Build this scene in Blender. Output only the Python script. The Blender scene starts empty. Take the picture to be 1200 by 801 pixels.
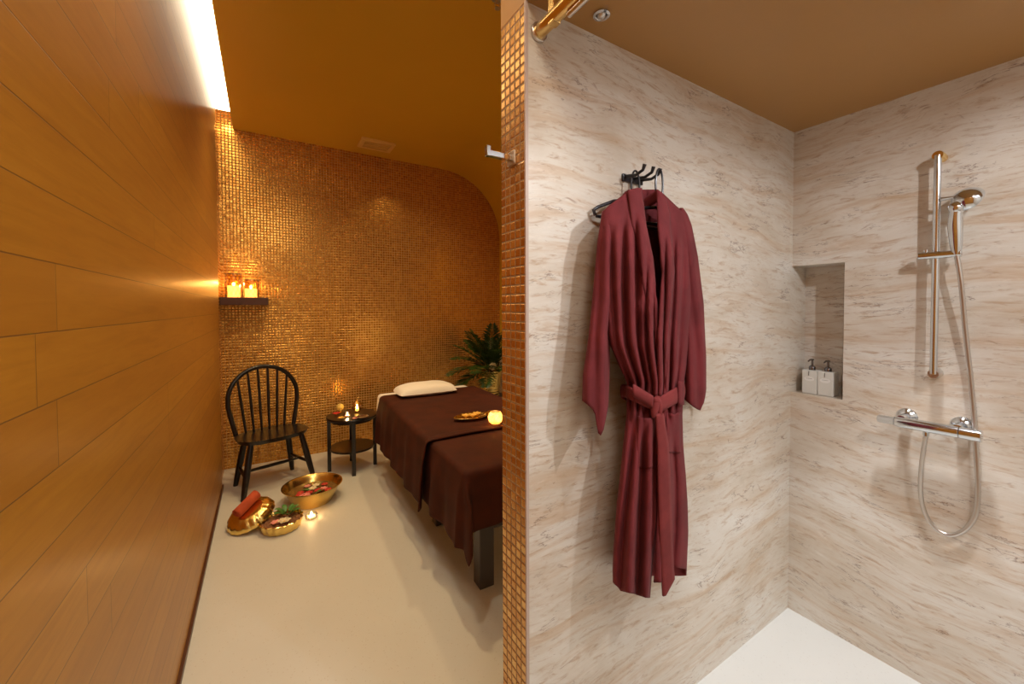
import bpy, math, random
from mathutils import Vector, Matrix, noise
random.seed(7)
C = bpy.context.scene.collection
PI = math.pi
# ------------------------------------------------------------------ camera
F, PX, PY = 467.0, 600.0, 371.6
A, P, ROLL = math.radians(32.02), math.radians(1.3), 0.0029
CAM = Vector((0, 0, 1.5))
fw = Vector((math.sin(A)*math.cos(P), math.cos(A)*math.cos(P), -math.sin(P)))
rt = Vector((math.cos(A), -math.sin(A), 0)); up = rt.cross(fw)
rt2 = (rt - ROLL*up).normalized(); up2 = (up + ROLL*rt).normalized()
def ray(x, y): return fw*F + rt2*(x-PX) - up2*(y-PY)
def at(x, y, **k):
    d = ray(x, y)
    (ax, v), = k.items(); i = 'XYZ'.index(ax)
    return CAM + d*((v-CAM[i])/d[i])
cam = bpy.data.cameras.new('camera'); co = bpy.data.objects.new('camera', cam); C.objects.link(co)
cam.sensor_width = 36; cam.lens = 36*F/1200; cam.shift_y = -(400.5-PY)/1200; cam.clip_start = .02
M3 = Matrix((rt2, up2, -fw)).transposed()
co.matrix_world = Matrix.Translation(CAM) @ M3.to_4x4()
bpy.context.scene.camera = co

# ------------------------------------------------------------------ materials
def mat(name):
    m = bpy.data.materials.new(name); m.use_nodes = True
    nt = m.node_tree; nt.nodes.clear()
    o = nt.nodes.new('ShaderNodeOutputMaterial'); b = nt.nodes.new('ShaderNodeBsdfPrincipled')
    nt.links.new(b.outputs[0], o.inputs[0])
    return m, nt, b, o
class N:
    def __init__(s, nt): s.nt = nt
    def new(s, t, **k):
        n = s.nt.nodes.new(t)
        for a, v in k.items(): setattr(n, a, v)
        return n
    def put(s, sock, v):
        if hasattr(v, 'is_output'): s.nt.links.new(v, sock)
        elif v is not None: sock.default_value = v
    def math(s, op, a, b=None, c=None, clamp=False):
        n = s.new('ShaderNodeMath', operation=op, use_clamp=clamp)
        s.put(n.inputs[0], a); s.put(n.inputs[1], b)
        if c is not None: s.put(n.inputs[2], c)
        return n.outputs[0]
    def mix(s, f, a, b):
        n = s.new('ShaderNodeMix', data_type='RGBA'); s.put(n.inputs[0], f); s.put(n.inputs[6], a); s.put(n.inputs[7], b)
        return n.outputs[2]
    def comb(s, x, y, z):
        n = s.new('ShaderNodeCombineXYZ'); s.put(n.inputs[0], x); s.put(n.inputs[1], y); s.put(n.inputs[2], z); return n.outputs[0]
    def pos(s):
        g = s.new('ShaderNodeNewGeometry'); x = s.new('ShaderNodeSeparateXYZ'); s.nt.links.new(g.outputs['Position'], x.inputs[0]); return x.outputs
    def obj(s):
        return s.new('ShaderNodeTexCoord').outputs['Object']
    def noise(s, vec, scale, detail=4, rough=.55, dist=0):
        n = s.new('ShaderNodeTexNoise'); s.put(n.inputs['Vector'], vec); n.inputs['Scale'].default_value = scale
        n.inputs['Detail'].default_value = detail; n.inputs['Roughness'].default_value = rough; n.inputs['Distortion'].default_value = dist
        return n.outputs[0]
    def white(s, vec):
        n = s.new('ShaderNodeTexWhiteNoise'); s.put(n.inputs[0], vec); return n.outputs
    def ramp(s, f, stops):
        n = s.new('ShaderNodeValToRGB'); s.put(n.inputs[0], f); e = n.color_ramp.elements
        while len(e) < len(stops): e.new(.5)
        for q, (p, c) in zip(e, stops): q.position = p; q.color = (*c, 1) if len(c) == 3 else c
        return n.outputs[0]
    def maprange(s, v, a, b, c=0, d=1, sm=True):
        n = s.new('ShaderNodeMapRange'); n.interpolation_type = 'SMOOTHSTEP' if sm else 'LINEAR'
        s.put(n.inputs[0], v)
        for i, q in enumerate((a, b, c, d)): n.inputs[i+1].default_value = q
        return n.outputs[0]
    def bump(s, h, strength, dist):
        n = s.new('ShaderNodeBump'); n.inputs['Strength'].default_value = strength; n.inputs['Distance'].default_value = dist
        s.put(n.inputs['Height'], h); return n.outputs[0]
def rgb(c): return (*c, 1)
def simple(name, col, rough=.5, metal=0, var=0, vscale=20, bump=0, bscale=60, sheen=0, coat=0, sss=0):
    m, nt, b, o = mat(name); n = N(nt)
    b.inputs['Roughness'].default_value = rough; b.inputs['Metallic'].default_value = metal
    b.inputs['Base Color'].default_value = rgb(col)
    if var:
        f = n.noise(n.obj(), vscale, 3)
        b.inputs['Base Color'].default_value = rgb(col)
        n.put(b.inputs['Base Color'], n.mix(f, rgb([c*(1-var) for c in col]), rgb([min(1, c*(1+var)) for c in col])))
    if bump: n.put(b.inputs['Normal'], n.bump(n.noise(n.obj(), bscale, 3), bump, .01))
    if sheen:
        b.inputs['Sheen Weight'].default_value = sheen; b.inputs['Sheen Roughness'].default_value = .4
        b.inputs['Sheen Tint'].default_value = rgb([min(1, c*2+.2) for c in col])
    if coat: b.inputs['Coat Weight'].default_value = coat; b.inputs['Coat Roughness'].default_value = .12
    if sss:
        b.inputs['Subsurface Weight'].default_value = sss; b.inputs['Subsurface Scale'].default_value = .02
    return m
def emit(name, col, s, var=0):
    m, nt, b, o = mat(name)
    b.inputs['Base Color'].default_value = rgb(col); b.inputs['Emission Color'].default_value = rgb(col); b.inputs['Emission Strength'].default_value = s
    return m
def glassy(name, tint=(1, 1, 1), refl=.12, rough=.03):
    m, nt, b, o = mat(name); n = N(nt); nt.nodes.remove(b)
    t = n.new('ShaderNodeBsdfTransparent'); t.inputs[0].default_value = rgb(tint)
    g = n.new('ShaderNodeBsdfGlossy'); g.inputs['Roughness'].default_value = rough
    lw = n.new('ShaderNodeLayerWeight'); lw.inputs[0].default_value = .35
    fac = n.math('MULTIPLY_ADD', lw.outputs[1], .6, refl, clamp=True)
    x = n.new('ShaderNodeMixShader'); n.put(x.inputs[0], fac); nt.links.new(t.outputs[0], x.inputs[1]); nt.links.new(g.outputs[0], x.inputs[2])
    nt.links.new(x.outputs[0], o.inputs[0]); return m

def frosted(name, tint):
    m, nt, b, o = mat(name); n = N(nt); nt.nodes.remove(b)
    t = n.new('ShaderNodeBsdfTransparent'); t.inputs[0].default_value = rgb(tint)
    g = n.new('ShaderNodeBsdfTranslucent'); g.inputs[0].default_value = rgb(tint)
    gl = n.new('ShaderNodeBsdfGlossy'); gl.inputs['Roughness'].default_value = .1
    v = n.new('ShaderNodeTexVoronoi'); n.put(v.inputs['Vector'], n.obj()); v.inputs['Scale'].default_value = 85
    x = n.new('ShaderNodeMixShader'); n.put(x.inputs[0], n.maprange(v.outputs['Distance'], .15, .6, .35, .95)); nt.links.new(t.outputs[0], x.inputs[1]); nt.links.new(g.outputs[0], x.inputs[2])
    y = n.new('ShaderNodeMixShader'); y.inputs[0].default_value = .12; nt.links.new(x.outputs[0], y.inputs[1]); nt.links.new(gl.outputs[0], y.inputs[2])
    nt.links.new(y.outputs[0], o.inputs[0]); return m

def mosaic(name, ca, cb, grout, pitch=.0268, u0=0., z0=0., jit=.028, rough=.25):
    m, nt, b, o = mat(name); n = N(nt)
    x, y, z = n.pos()
    u = n.math('ADD', n.math('ADD', x, y), 10+u0); v = n.math('ADD', z, 10+z0)
    us, vs = n.math('DIVIDE', u, pitch), n.math('DIVIDE', v, pitch)
    fu, fv = n.math('FRACT', us), n.math('FRACT', vs)
    cell = n.comb(n.math('FLOOR', us), n.math('FLOOR', vs), 0)
    w = n.white(cell)
    eu = n.math('MINIMUM', fu, n.math('SUBTRACT', 1, fu)); ev = n.math('MINIMUM', fv, n.math('SUBTRACT', 1, fv))
    e = n.math('MINIMUM', eu, ev)
    mask = n.maprange(e, .05, .085)
    hgt = n.maprange(e, .03, .17)
    col = n.mix(n.math('POWER', w[0], 1.3), rgb(ca), rgb(cb))
    patch = n.noise(n.comb(x, y, z), 1.6, 2)
    col = n.mix(n.math('MULTIPLY', patch, .35), col, rgb([c*.6 for c in ca]))
    n.put(b.inputs['Base Color'], n.mix(mask, rgb(grout), col))
    n.put(b.inputs['Metallic'], n.math('MULTIPLY', mask, .88))
    n.put(b.inputs['Roughness'], n.mix(mask, (.8, .8, .8, 1), (rough, rough, rough, 1)))
    # small tilt of each tile
    bn = n.bump(hgt, .55, .004)
    sub = n.new('ShaderNodeVectorMath', operation='SUBTRACT'); n.put(sub.inputs[0], w[1]); sub.inputs[1].default_value = (.5, .5, .5)
    sc = n.new('ShaderNodeVectorMath', operation='SCALE'); n.put(sc.inputs[0], sub.outputs[0]); sc.inputs['Scale'].default_value = jit
    ad = n.new('ShaderNodeVectorMath', operation='ADD'); n.put(ad.inputs[0], bn); n.put(ad.inputs[1], sc.outputs[0])
    nm = n.new('ShaderNodeVectorMath', operation='NORMALIZE'); n.put(nm.inputs[0], ad.outputs[0])
    n.put(b.inputs['Normal'], nm.outputs[0])
    return m
def stone(name):
    m, nt, b, o = mat(name); n = N(nt)
    x, y, z = n.pos(); u = n.math('ADD', x, n.math('MULTIPLY', y, -1.0))
    zt = n.math('ADD', n.math('ADD', z, n.math('MULTIPLY', u, .02)), n.math('MULTIPLY', n.noise(n.comb(u, 4, z), 1.3, 2), .22))
    lo = n.noise(n.comb(u, 0, n.math('MULTIPLY', zt, 2.2)), 1.7, 5, .6, .6)
    band = n.noise(n.comb(n.math('MULTIPLY', u, .8), 3, n.math('MULTIPLY', zt, 9)), 2.2, 6, .65, .5)
    base = n.ramp(lo, [(.30, (.57, .495, .40)), (.5, (.68, .63, .555)), (.70, (.76, .745, .70))])
    base = n.mix(n.maprange(band, .46, .74, 0, .75), base, rgb((.56, .40, .26)))
    base = n.mix(n.maprange(band, .2, .42, .5, 0), base, rgb((.83, .83, .80)))
    fine = n.noise(n.comb(n.math('MULTIPLY', u, 1.3), 6, n.math('MULTIPLY', zt, 7)), 8, 6, .7, .8)
    base = n.mix(n.maprange(fine, .50, .70, 0, .75), base, rgb((.47, .32, .20)))
    base = n.mix(n.maprange(fine, .28, .44, .35, 0), base, rgb((.86, .80, .73)))
    dx = n.noise(n.comb(u, 7, zt), 3, 3)
    def specks(su, sz, sc_, lo_, hi_, seed, mlo=.40):
        zz = n.math('ADD', n.math('MULTIPLY', zt, sz), n.math('MULTIPLY', dx, sz*.25))
        v1 = n.noise(n.comb(n.math('MULTIPLY', u, su), seed, zz), sc_, 4, .65, .3)
        msk = n.noise(n.comb(u, seed+4, n.math('MULTIPLY', zt, 3)), 2.2, 3)
        return n.math('MULTIPLY', n.maprange(v1, lo_, hi_), n.maprange(msk, mlo, mlo+.16))
    pits = n.math('MAXIMUM', specks(1.6, 10, 6, .61, .70, 1, .40), specks(4, 19, 7, .62, .70, 13, .38))
    ab = n.math('ABSOLUTE', n.math('SUBTRACT', n.noise(n.comb(n.math('MULTIPLY', u, .9), 9, n.math('MULTIPLY', zt, 5)), 2.4, 7, .66, .5), .5))
    vein = n.math('MULTIPLY', n.maprange(ab, .0, .010, 1, 0), n.maprange(n.noise(n.comb(u, 2, n.math('MULTIPLY', zt, 1.5)), 5.5, 3), .50, .60))
    col = n.mix(n.math('MULTIPLY', pits, .55), base, rgb((.27, .14, .075)))
    col = n.mix(n.math('MULTIPLY', vein, .75), col, rgb((.17, .09, .06)))
    n.put(b.inputs['Base Color'], col)
    b.inputs['Roughness'].default_value = .34; b.inputs['Specular IOR Level'].default_value = .4
    n.put(b.inputs['Normal'], n.bump(n.math('SUBTRACT', 1, n.math('ADD', pits, vein)), .12, .003))
    return m
def planks(name):
    m, nt, b, o = mat(name); n = N(nt)
    x, y, z = n.pos()
    r = n.math('DIVIDE', n.math('ADD', z, -.0215+.12*5), .12); row = n.math('FLOOR', r); fr = n.math('FRACT', r)
    off = n.white(n.comb(row, 3, 1))[0]
    c = n.math('DIVIDE', n.math('ADD', n.math('ADD', y, 20), n.math('MULTIPLY', off, 1.7)), 1.7); cl = n.math('FLOOR', c); fc = n.math('FRACT', c)
    tint = n.white(n.comb(row, cl, 0))[0]
    g1 = n.noise(n.comb(n.math('MULTIPLY', tint, 30), n.math('MULTIPLY', y, 1.1), n.math('MULTIPLY', z, 14)), 3, 6, .65, .7)
    g2 = n.noise(n.comb(5, n.math('MULTIPLY', y, 3), n.math('MULTIPLY', z, 110)), 3, 4, .6)
    col = n.ramp(g1, [(.25, (.36, .138, .008)), (.5, (.47, .195, .012)), (.78, (.55, .25, .022))])
    col = n.mix(n.math('MULTIPLY', g2, .35), col, rgb((.32, .13, .02)))
    col = n.mix(n.maprange(tint, 0, 1, 0, .62, False), col, rgb((.33, .12, .010)))
    er = n.math('MINIMUM', fr, n.math('SUBTRACT', 1, fr)); er = n.math('MULTIPLY', er, .12)
    ec = n.math('MULTIPLY', n.math('MINIMUM', fc, n.math('SUBTRACT', 1, fc)), 1.7)
    e = n.math('MINIMUM', er, ec); gap = n.maprange(e, .0004, .0018, 1, 0)
    n.put(b.inputs['Base Color'], n.mix(n.math('MULTIPLY', gap, .8), col, rgb((.09, .04, .015))))
    b.inputs['Roughness'].default_value = .42
    b.inputs['Coat Weight'].default_value = .25; b.inputs['Coat Roughness'].default_value = .25
    n.put(b.inputs['Normal'], n.bump(n.math('ADD', n.math('MULTIPLY', gap, -1), n.math('MULTIPLY', g2, .12)), .25, .002))
    return m
def terrazzo(name, a, bcol, dark):
    m, nt, b, o = mat(name); n = N(nt); p = n.obj()
    f = n.noise(p, 2.5, 5, .6); col = n.mix(f, rgb(a), rgb(bcol))
    v = n.new('ShaderNodeTexVoronoi'); n.put(v.inputs['Vector'], p); v.inputs['Scale'].default_value = 90
    sel = n.white(v.outputs['Position'])[0]
    chip = n.math('MULTIPLY', n.maprange(v.outputs['Distance'], .18, .3, 1, 0), n.maprange(sel, .72, .8))
    col = n.mix(n.math('MULTIPLY', chip, .3), col, rgb(dark))
    n.put(b.inputs['Base Color'], col); b.inputs['Roughness'].default_value = .42
    return m
def towelmat(name, col, rough=.9, sheen=.2):
    m, nt, b, o = mat(name); n = N(nt); p = n.obj()
    w = n.noise(p, 420, 2); f = n.noise(p, 9, 4)
    n.put(b.inputs['Base Color'], n.mix(n.maprange(f, .3, .7, 0, 1), rgb([c*.78 for c in col]), rgb([min(1, c*1.18) for c in col])))
    b.inputs['Roughness'].default_value = rough
    b.inputs['Specular IOR Level'].default_value = .25
    b.inputs['Sheen Weight'].default_value = sheen; b.inputs['Sheen Roughness'].default_value = .45
    b.inputs['Sheen Tint'].default_value = rgb([min(1, c*1.6+.12) for c in col])
    n.put(b.inputs['Normal'], n.bump(w, .25, .002))
    return m

MT = dict(
 mosaic = mosaic('copper gold mosaic', (.58, .26, .045), (.86, .47, .11), (.46, .26, .09)),
 mosaic_end = mosaic('gold mosaic end', (.66, .34, .10), (.90, .58, .22), (.30, .17, .08), z0=.01, u0=.018),
 stone = stone('travertine'), wood = planks('honey oak planks'),
 floor = terrazzo('cream terrazzo', (.585, .555, .48), (.65, .625, .555), (.40, .31, .2)),
 floor_sh = terrazzo('white terrazzo', (.62, .625, .60), (.69, .695, .67), (.5, .48, .44)),
 cream_paint = simple('cream wall paint', (.66, .63, .57), .6),
 gold_lit = simple('lit ochre ceiling paint', (.64, .385, .028), .40, 0, .05, 2, .03, 90, coat=.15),  # ochre paint copied lighter and yellower, in place of missing cove light
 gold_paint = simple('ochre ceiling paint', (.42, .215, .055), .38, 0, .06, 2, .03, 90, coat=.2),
 chrome = simple('chrome', (.72, .76, .80), .10, 1),
 brushed = simple('brushed steel', (.66, .63, .60), .28, 1),
 brass = simple('polished brass', (.90, .66, .21), .2, 1, .08, 12, .06, 40),
 brass_rail = simple('golden brass rail', (.86, .62, .26), .2, 1),
 black = simple('black lacquered wood', (.007, .004, .004), .28, 0, .3, 25, .05, 30, coat=.1),
 darkwood = simple('dark brown wood', (.075, .026, .013), .4, 0, .35, 12, .1, 50),
 robe = towelmat('maroon robe cloth', (.150, .022, .026)),
 robe_in = towelmat('maroon belt cloth', (.19, .030, .031)),
 cover = towelmat('brown cover cloth', (.055, .0095, .0014), .8, .0),
 sheet = simple('white sheet', (.82, .76, .68), .85, 0, .03, 8, .2, 25),
 mattress = simple('cream mattress vinyl', (.7, .62, .5), .6),
 graphite = simple('graphite painted leg', (.055, .045, .042), .35, 0, .1, 10),
 white_wax = simple('white wax', (.9, .8, .6), .5, sss=.4),
 glow_wax = emit('lit candle wax', (1, .55, .16), 4.5),
 flame = emit('candle flame', (1, .62, .24), 45),
 glass = glassy('clear glass'), amber_glass = glassy('amber glass', (1, .90, .66), .10),
 cut_glass = frosted('cut votive glass', (1, .80, .52)),
 terracotta = towelmat('terracotta towel', (.50, .085, .03)),
 leaf = simple('dark palm leaf', (.026, .060, .006), .4, 0, .4, 9),
 leaf_pale = simple('pale variegated leaf', (.30, .36, .12), .45, 0, .3, 15),
 leaf_bright = simple('fresh green leaf', (.07, .20, .03), .45, 0, .3, 20),
 red = simple('red petal', (.55, .03, .02), .55, 0, .25, 40),
 pink = simple('pink petal', (.78, .30, .24), .55, 0, .2, 40),
 cream = simple('cream petal', (.85, .70, .42), .55, 0, .1, 40),
 yellow = simple('yellow petal', (.85, .48, .07), .5, 0, .15, 40),
 water = None, soil = simple('dried petals and spice', (.22, .09, .035), .8, 0, .7, 90, .6, 90),
 ceramic = simple('grey white ceramic', (.70, .70, .66), .35, 0, .02),
 label = simple('pale label', (.82, .82, .80), .3),
 pump = simple('dark chrome pump', (.22, .21, .22), .15, 1),
 hanger = simple('dark hanger plastic', (.02, .018, .022), .3),
 ledpanel = emit('led diffuser', (1, .87, .62), 7.0),
 vent = simple('ochre enamel grille', (.75, .50, .16), .4),
 vent_dark = simple('dark duct', (.10, .06, .02), .8),
 grey_trim = simple('stone edge trim', (.5, .38, .32), .4),
)
def mk_water():
    m, nt, b, o = mat('petal bath water'); n = N(nt)
    b.inputs['Base Color'].default_value = (.35, .2, .06, 1); b.inputs['Roughness'].default_value = .04; b.inputs['Metallic'].default_value = .0
    b.inputs['Transmission Weight'].default_value = .6; b.inputs['IOR'].default_value = 1.33
    n.put(b.inputs['Normal'], n.bump(n.noise(n.obj(), 18, 2), .15, .004)); return m
MT['water'] = mk_water()

# ------------------------------------------------------------------ mesh builder
def wloc(o):
    v = Vector((0, 0, 0))
    while o is not None: v += o.location; o = o.parent
    return v
class MB:
    def __init__(s): s.v = []; s.f = []; s.mi = []
    def add(s, vs, fs, mi=0):
        n = len(s.v); s.v += [Vector(v) for v in vs]
        for f in fs: s.f.append([i+n for i in f]); s.mi.append(mi)
        return s
    def box(s, a, b, mi=0, rz=0, c=None):
        x0, y0, z0 = a; x1, y1, z1 = b
        vs = [Vector(p) for p in ((x0,y0,z0),(x1,y0,z0),(x1,y1,z0),(x0,y1,z0),(x0,y0,z1),(x1,y0,z1),(x1,y1,z1),(x0,y1,z1))]
        if rz:
            c = Vector(c) if c else Vector(((x0+x1)/2, (y0+y1)/2, 0)); R = Matrix.Rotation(rz, 3, 'Z'); vs = [R@(v-c)+c for v in vs]
        return s.add(vs, [(3,2,1,0),(4,5,6,7),(0,1,5,4),(1,2,6,5),(2,3,7,6),(3,0,4,7)], mi)
    def frame(s, d):
        d = d.normalized(); a = Vector((0, 0, 1)) if abs(d.z) < .9 else Vector((1, 0, 0))
        x = d.cross(a).normalized(); return x, d.cross(x).normalized()
    def tube(s, pts, r, seg=12, closed=False, cap=True, sq=1.0, mi=0):
        pts = [Vector(p) for p in pts]; n = len(pts)
        rs = r if isinstance(r, (list, tuple)) else [r]*n
        d0 = (pts[1]-pts[0]); X, Y = s.frame(d0); base = len(s.v); fs = []
        vs = []
        for i, p in enumerate(pts):
            if closed: d = pts[(i+1) % n]-pts[i-1]
            else: d = pts[min(i+1, n-1)]-pts[max(i-1, 0)]
            d.normalize(); X = (X - d*X.dot(d)).normalized(); Y = d.cross(X)
            for k in range(seg):
                a = 2*PI*k/seg; vs.append(p + (X*math.cos(a)*sq + Y*math.sin(a))*rs[i])
        m = n if closed else n-1
        for i in range(m):
            for k in range(seg):
                j = (i+1) % n; k2 = (k+1) % seg
                fs.append((i*seg+k, i*seg+k2, j*seg+k2, j*seg+k))
        if cap and not closed:
            fs.append(tuple(reversed(range(seg)))); fs.append(tuple((n-1)*seg+k for k in range(seg)))
        return s.add(vs, fs, mi)
    def cyl(s, a, b, r, r2=None, seg=24, mi=0): return s.tube([a, b], [r, r if r2 is None else r2], seg, mi=mi)
    def lathe(s, prof, c=(0,0,0), seg=48, flute=None, M=None, close=False, mi=0):
        c = Vector(c); n = len(prof); vs = []; fs = []
        for i, (r, z) in enumerate(prof):
            for k in range(seg):
                a = 2*PI*k/seg; q = r*(flute(a, i/(n-1)) if flute else 1)
                v = Vector((q*math.cos(a), q*math.sin(a), z))
                if M is not None: v = M@v
                vs.append(v+c)
        for i in range(n-1 + (1 if close else 0)):
            j = (i+1) % n
            for k in range(seg):
                k2 = (k+1) % seg; fs.append((i*seg+k, i*seg+k2, j*seg+k2, j*seg+k))
        if not close:
            if prof[0][0] > 1e-5: fs.append(tuple(reversed(range(seg))))
            if prof[-1][0] > 1e-5: fs.append(tuple((n-1)*seg+k for k in range(seg)))
        return s.add(vs, fs, mi)
    def sphere(s, c, r, seg=16, sc=(1,1,1), mi=0):
        n = seg//2+1; prof = []
        pr = [(max(1e-6, math.sin(PI*i/(n-1)))*r, -math.cos(PI*i/(n-1))*r) for i in range(n)]
        return s.lathe(pr, c, seg, M=Matrix.Diagonal(Vector(sc)), mi=mi)
    def grid(s, fn, nu, nv, mi=0):
        vs = [fn(i/nu, j/nv) for j in range(nv+1) for i in range(nu+1)]
        fs = [(j*(nu+1)+i, j*(nu+1)+i+1, (j+1)*(nu+1)+i+1, (j+1)*(nu+1)+i) for j in range(nv) for i in range(nu)]
        return s.add(vs, fs, mi)
    def build(s, name, m, parent=None, smooth=True, bevel=0, solid=0, sub=0, origin=None, mats=None, angle=40, soff=0):
        me = bpy.data.meshes.new(name)
        if parent is not None: base = wloc(parent)
        elif origin is not None: base = Vector(origin)
        else:
            xs = [v.x for v in s.v]; ys = [v.y for v in s.v]; zs = [v.z for v in s.v]
            base = Vector(((min(xs)+max(xs))/2, (min(ys)+max(ys))/2, min(zs)))
        me.from_pydata([v-base for v in s.v], [], s.f); me.validate(); 
        for q in (mats or [m]): me.materials.append(MT[q] if isinstance(q, str) else q)
        if mats:
            for p, i in zip(me.polygons, s.mi): p.material_index = i
        import bmesh
        bm = bmesh.new(); bm.from_mesh(me); bmesh.ops.recalc_face_normals(bm, faces=bm.faces)
        for f in bm.faces: f.smooth = smooth
        if smooth:
            for e in bm.edges:
                if len(e.link_faces) == 2 and e.calc_face_angle(0) > math.radians(angle): e.smooth = False
        bm.to_mesh(me); bm.free()
        o = bpy.data.objects.new(name, me); C.objects.link(o)
        if parent is not None: o.parent = parent
        else: o.location = base
        if solid: q = o.modifiers.new('solid', 'SOLIDIFY'); q.thickness = solid; q.offset = soff
        if bevel:
            q = o.modifiers.new('bevel', 'BEVEL'); q.width = bevel; q.segments = 2; q.limit_method = 'ANGLE'; q.angle_limit = math.radians(50); q.harden_normals = False
        if sub: q = o.modifiers.new('sub', 'SUBSURF'); q.levels = sub; q.render_levels = sub
        return o
def tag(o, label, cat=None, group=None, kind=None):
    if label: o['label'] = label
    if cat: o['category'] = cat
    if group: o['group'] = group
    if kind: o['kind'] = kind
    return o
def thing(name, label, cat, loc, group=None, rz=0):
    o = bpy.data.objects.new(name, None); C.objects.link(o); o.location = loc; o.rotation_euler = (0, 0, rz); o.empty_display_size = .05
    return tag(o, label, cat, group)
def struct(o, label=None):
    o['kind'] = 'structure'
    if label: o['label'] = label; 
    return o
def copy_tree(o, parent=None):
    c = o.copy(); C.objects.link(c)
    if parent is not None: c.parent = parent
    for ch in list(o.children): copy_tree(ch, c)
    return c
def place(o, loc, rz=0): o.location = loc; o.rotation_euler = (0, 0, rz)
def lerp(tab, t):
    if t <= tab[0][0]: return tab[0][1]
    for (a, va), (b, vb) in zip(tab, tab[1:]):
        if t <= b: return va+(vb-va)*(t-a)/(b-a)
    return tab[-1][1]
def ss(a, b, x):
    t = max(0, min(1, (x-a)/(b-a))); return t*t*(3-2*t)

# ------------------------------------------------------------------ room
XL, XR, YB, YF, H, HS = -.31, 2.66, 4.56, -1.3, 3.18, 2.348
YP0, YP1, XP, XS = .929, 1.063, .628, 2.199
struct(MB().box((-.45, YF, -.1), (XR+.1, YB+.1, 0)).build('floor', 'floor', smooth=False), 'cream speckled floor of the treatment room')
struct(MB().box((XP, YF+.001, 0), (XS+.005, YP0+.002, .004)).build('floor', 'floor_sh', smooth=False), 'white speckled shower floor')
struct(MB().box((-.40, YF, 0), (XL, 4.10, 3.178)).build('wall_left', 'wood', smooth=False), 'honey coloured plank wall')
struct(MB().box((-.5, YF, 0), (-.401, 4.10, 3.4)).box((-.5, 4.10, 0), (-.325, YB, 3.4)).build('wall_left', 'mosaic', smooth=False), 'mosaic return at the end of the plank wall')
struct(MB().box((XL, YF, 0.001), (XL+.012, 4.10, .028)).build('trim_1', 'darkwood', smooth=False), 'brown strip at the foot of the plank wall')
struct(MB().box((-.5, YB, 0), (XR+.1, YB+.1, 3.4)).build('wall_back', 'mosaic', smooth=False), 'copper mosaic wall under the vault')
R = .78
prof = [(-.211, H), (XR-R, H)] + [(XR-R+R*math.sin(a), H-R+R*math.cos(a)) for a in [PI/2*i/24 for i in range(1, 25)]]
outp = [(-.211, H+.12), (XR-R, H+.12)] + [(XR-R+(R+.12)*math.sin(a), H-R+(R+.12)*math.cos(a)) for a in [PI/2*i/24 for i in range(1, 25)]]
n = len(prof); mb = MB()
vs = [(x, YF, z) for x, z in prof]+[(x, YB, z) for x, z in prof]+[(x, YF, z) for x, z in outp]+[(x, YB, z) for x, z in outp]
fs = [(i, i+1, n+i+1, n+i) for i in range(n-1)]+[(2*n+i, 2*n+i+1, 3*n+i+1, 3*n+i) for i in range(n-1)]+[(0, n, 3*n, 2*n), (n-1, 2*n-1, 4*n-1, 3*n-1)]
fs += [(i, i+1, 2*n+i+1, 2*n+i) for i in range(n-1)]+[(n+i, n+i+1, 3*n+i+1, 3*n+i) for i in range(n-1)]
mb.add(vs, fs); struct(mb.build('ceiling', 'gold_lit', angle=60), 'ochre ceiling curving down at the right')
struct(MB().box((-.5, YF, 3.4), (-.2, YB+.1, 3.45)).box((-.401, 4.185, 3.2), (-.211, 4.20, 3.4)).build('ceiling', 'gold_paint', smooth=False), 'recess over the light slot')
struct(MB().box((XR, YF, 0), (XR+.12, YB, H-R)).build('wall_right', 'gold_lit', smooth=False), 'ochre wall beyond the bed')
struct(MB().box((-.5, YF-.1, 0), (XR+.1, YF, 3.4)).build('wall_front', 'cream_paint', smooth=False))
struct(MB().box((XR-.012, YP1, 0), (XR, YB-.001, .95)).build('reflection_panel', 'cream_paint', smooth=False), 'unseen cream panel added for a pale reflection in the mosaic')  # added out of view so the mosaic has something pale to reflect
# partition
mb = MB(); x0, x1, y0, y1 = XP, XR, YP0, YP1
mb.add([(x0,y0,0),(x1,y0,0),(x1,y1,0),(x0,y1,0),(x0,y0,HS+.0),(x1,y0,HS),(x1,y1,HS),(x0,y1,HS)],
       [(0,1,5,4), (2,3,7,6)], 1); b0 = 0
mb.add([(x0,y0,0),(x1,y0,0),(x1,y1,0),(x0,y1,0),(x0,y0,HS+.0),(x1,y0,HS),(x1,y1,HS),(x0,y1,HS)],
       [(3,0,4,7), (1,2,6,5), (3,2,1,0), (4,5,6,7)], 0)
struct(mb.build('wall_partition', None, smooth=False, mats=['mosaic_end', 'stone']), 'partition with travertine face and gold mosaic end')
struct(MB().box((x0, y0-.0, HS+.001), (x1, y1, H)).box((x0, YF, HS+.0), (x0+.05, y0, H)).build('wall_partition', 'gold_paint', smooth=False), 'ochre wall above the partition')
struct(MB().box((x0-.0035, y0-.004, 0), (x0+.006, y0+.002, HS)).build('trim_2', 'grey_trim', smooth=False), 'thin edge strip between mosaic and travertine')
# shower wall with niche
_a, _b = at(990, 307, X=XS), at(988, 468.5, X=XS)
NY, NZ0, NZ1, ND = _a.y, _b.z, _a.z, .145
print('NICHE', NY, NZ0, NZ1)
mb = MB().box((XS, YF, 0), (XS+.2, NY, HS)).box((XS, NY, 0), (XS+.2, YP0, NZ0)).box((XS, NY, NZ1), (XS+.2, YP0, HS)).box((XS+ND, NY, NZ0), (XS+.2, YP0, NZ1))
struct(mb.build('wall_shower', 'stone', smooth=False), 'travertine shower wall with a tall niche')
struct(MB().box((x0+.05, YF, HS), (XS+.2, YP0, HS+.06)).build('ceiling', 'gold_paint', smooth=False), 'low ochre ceiling over the shower')

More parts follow.
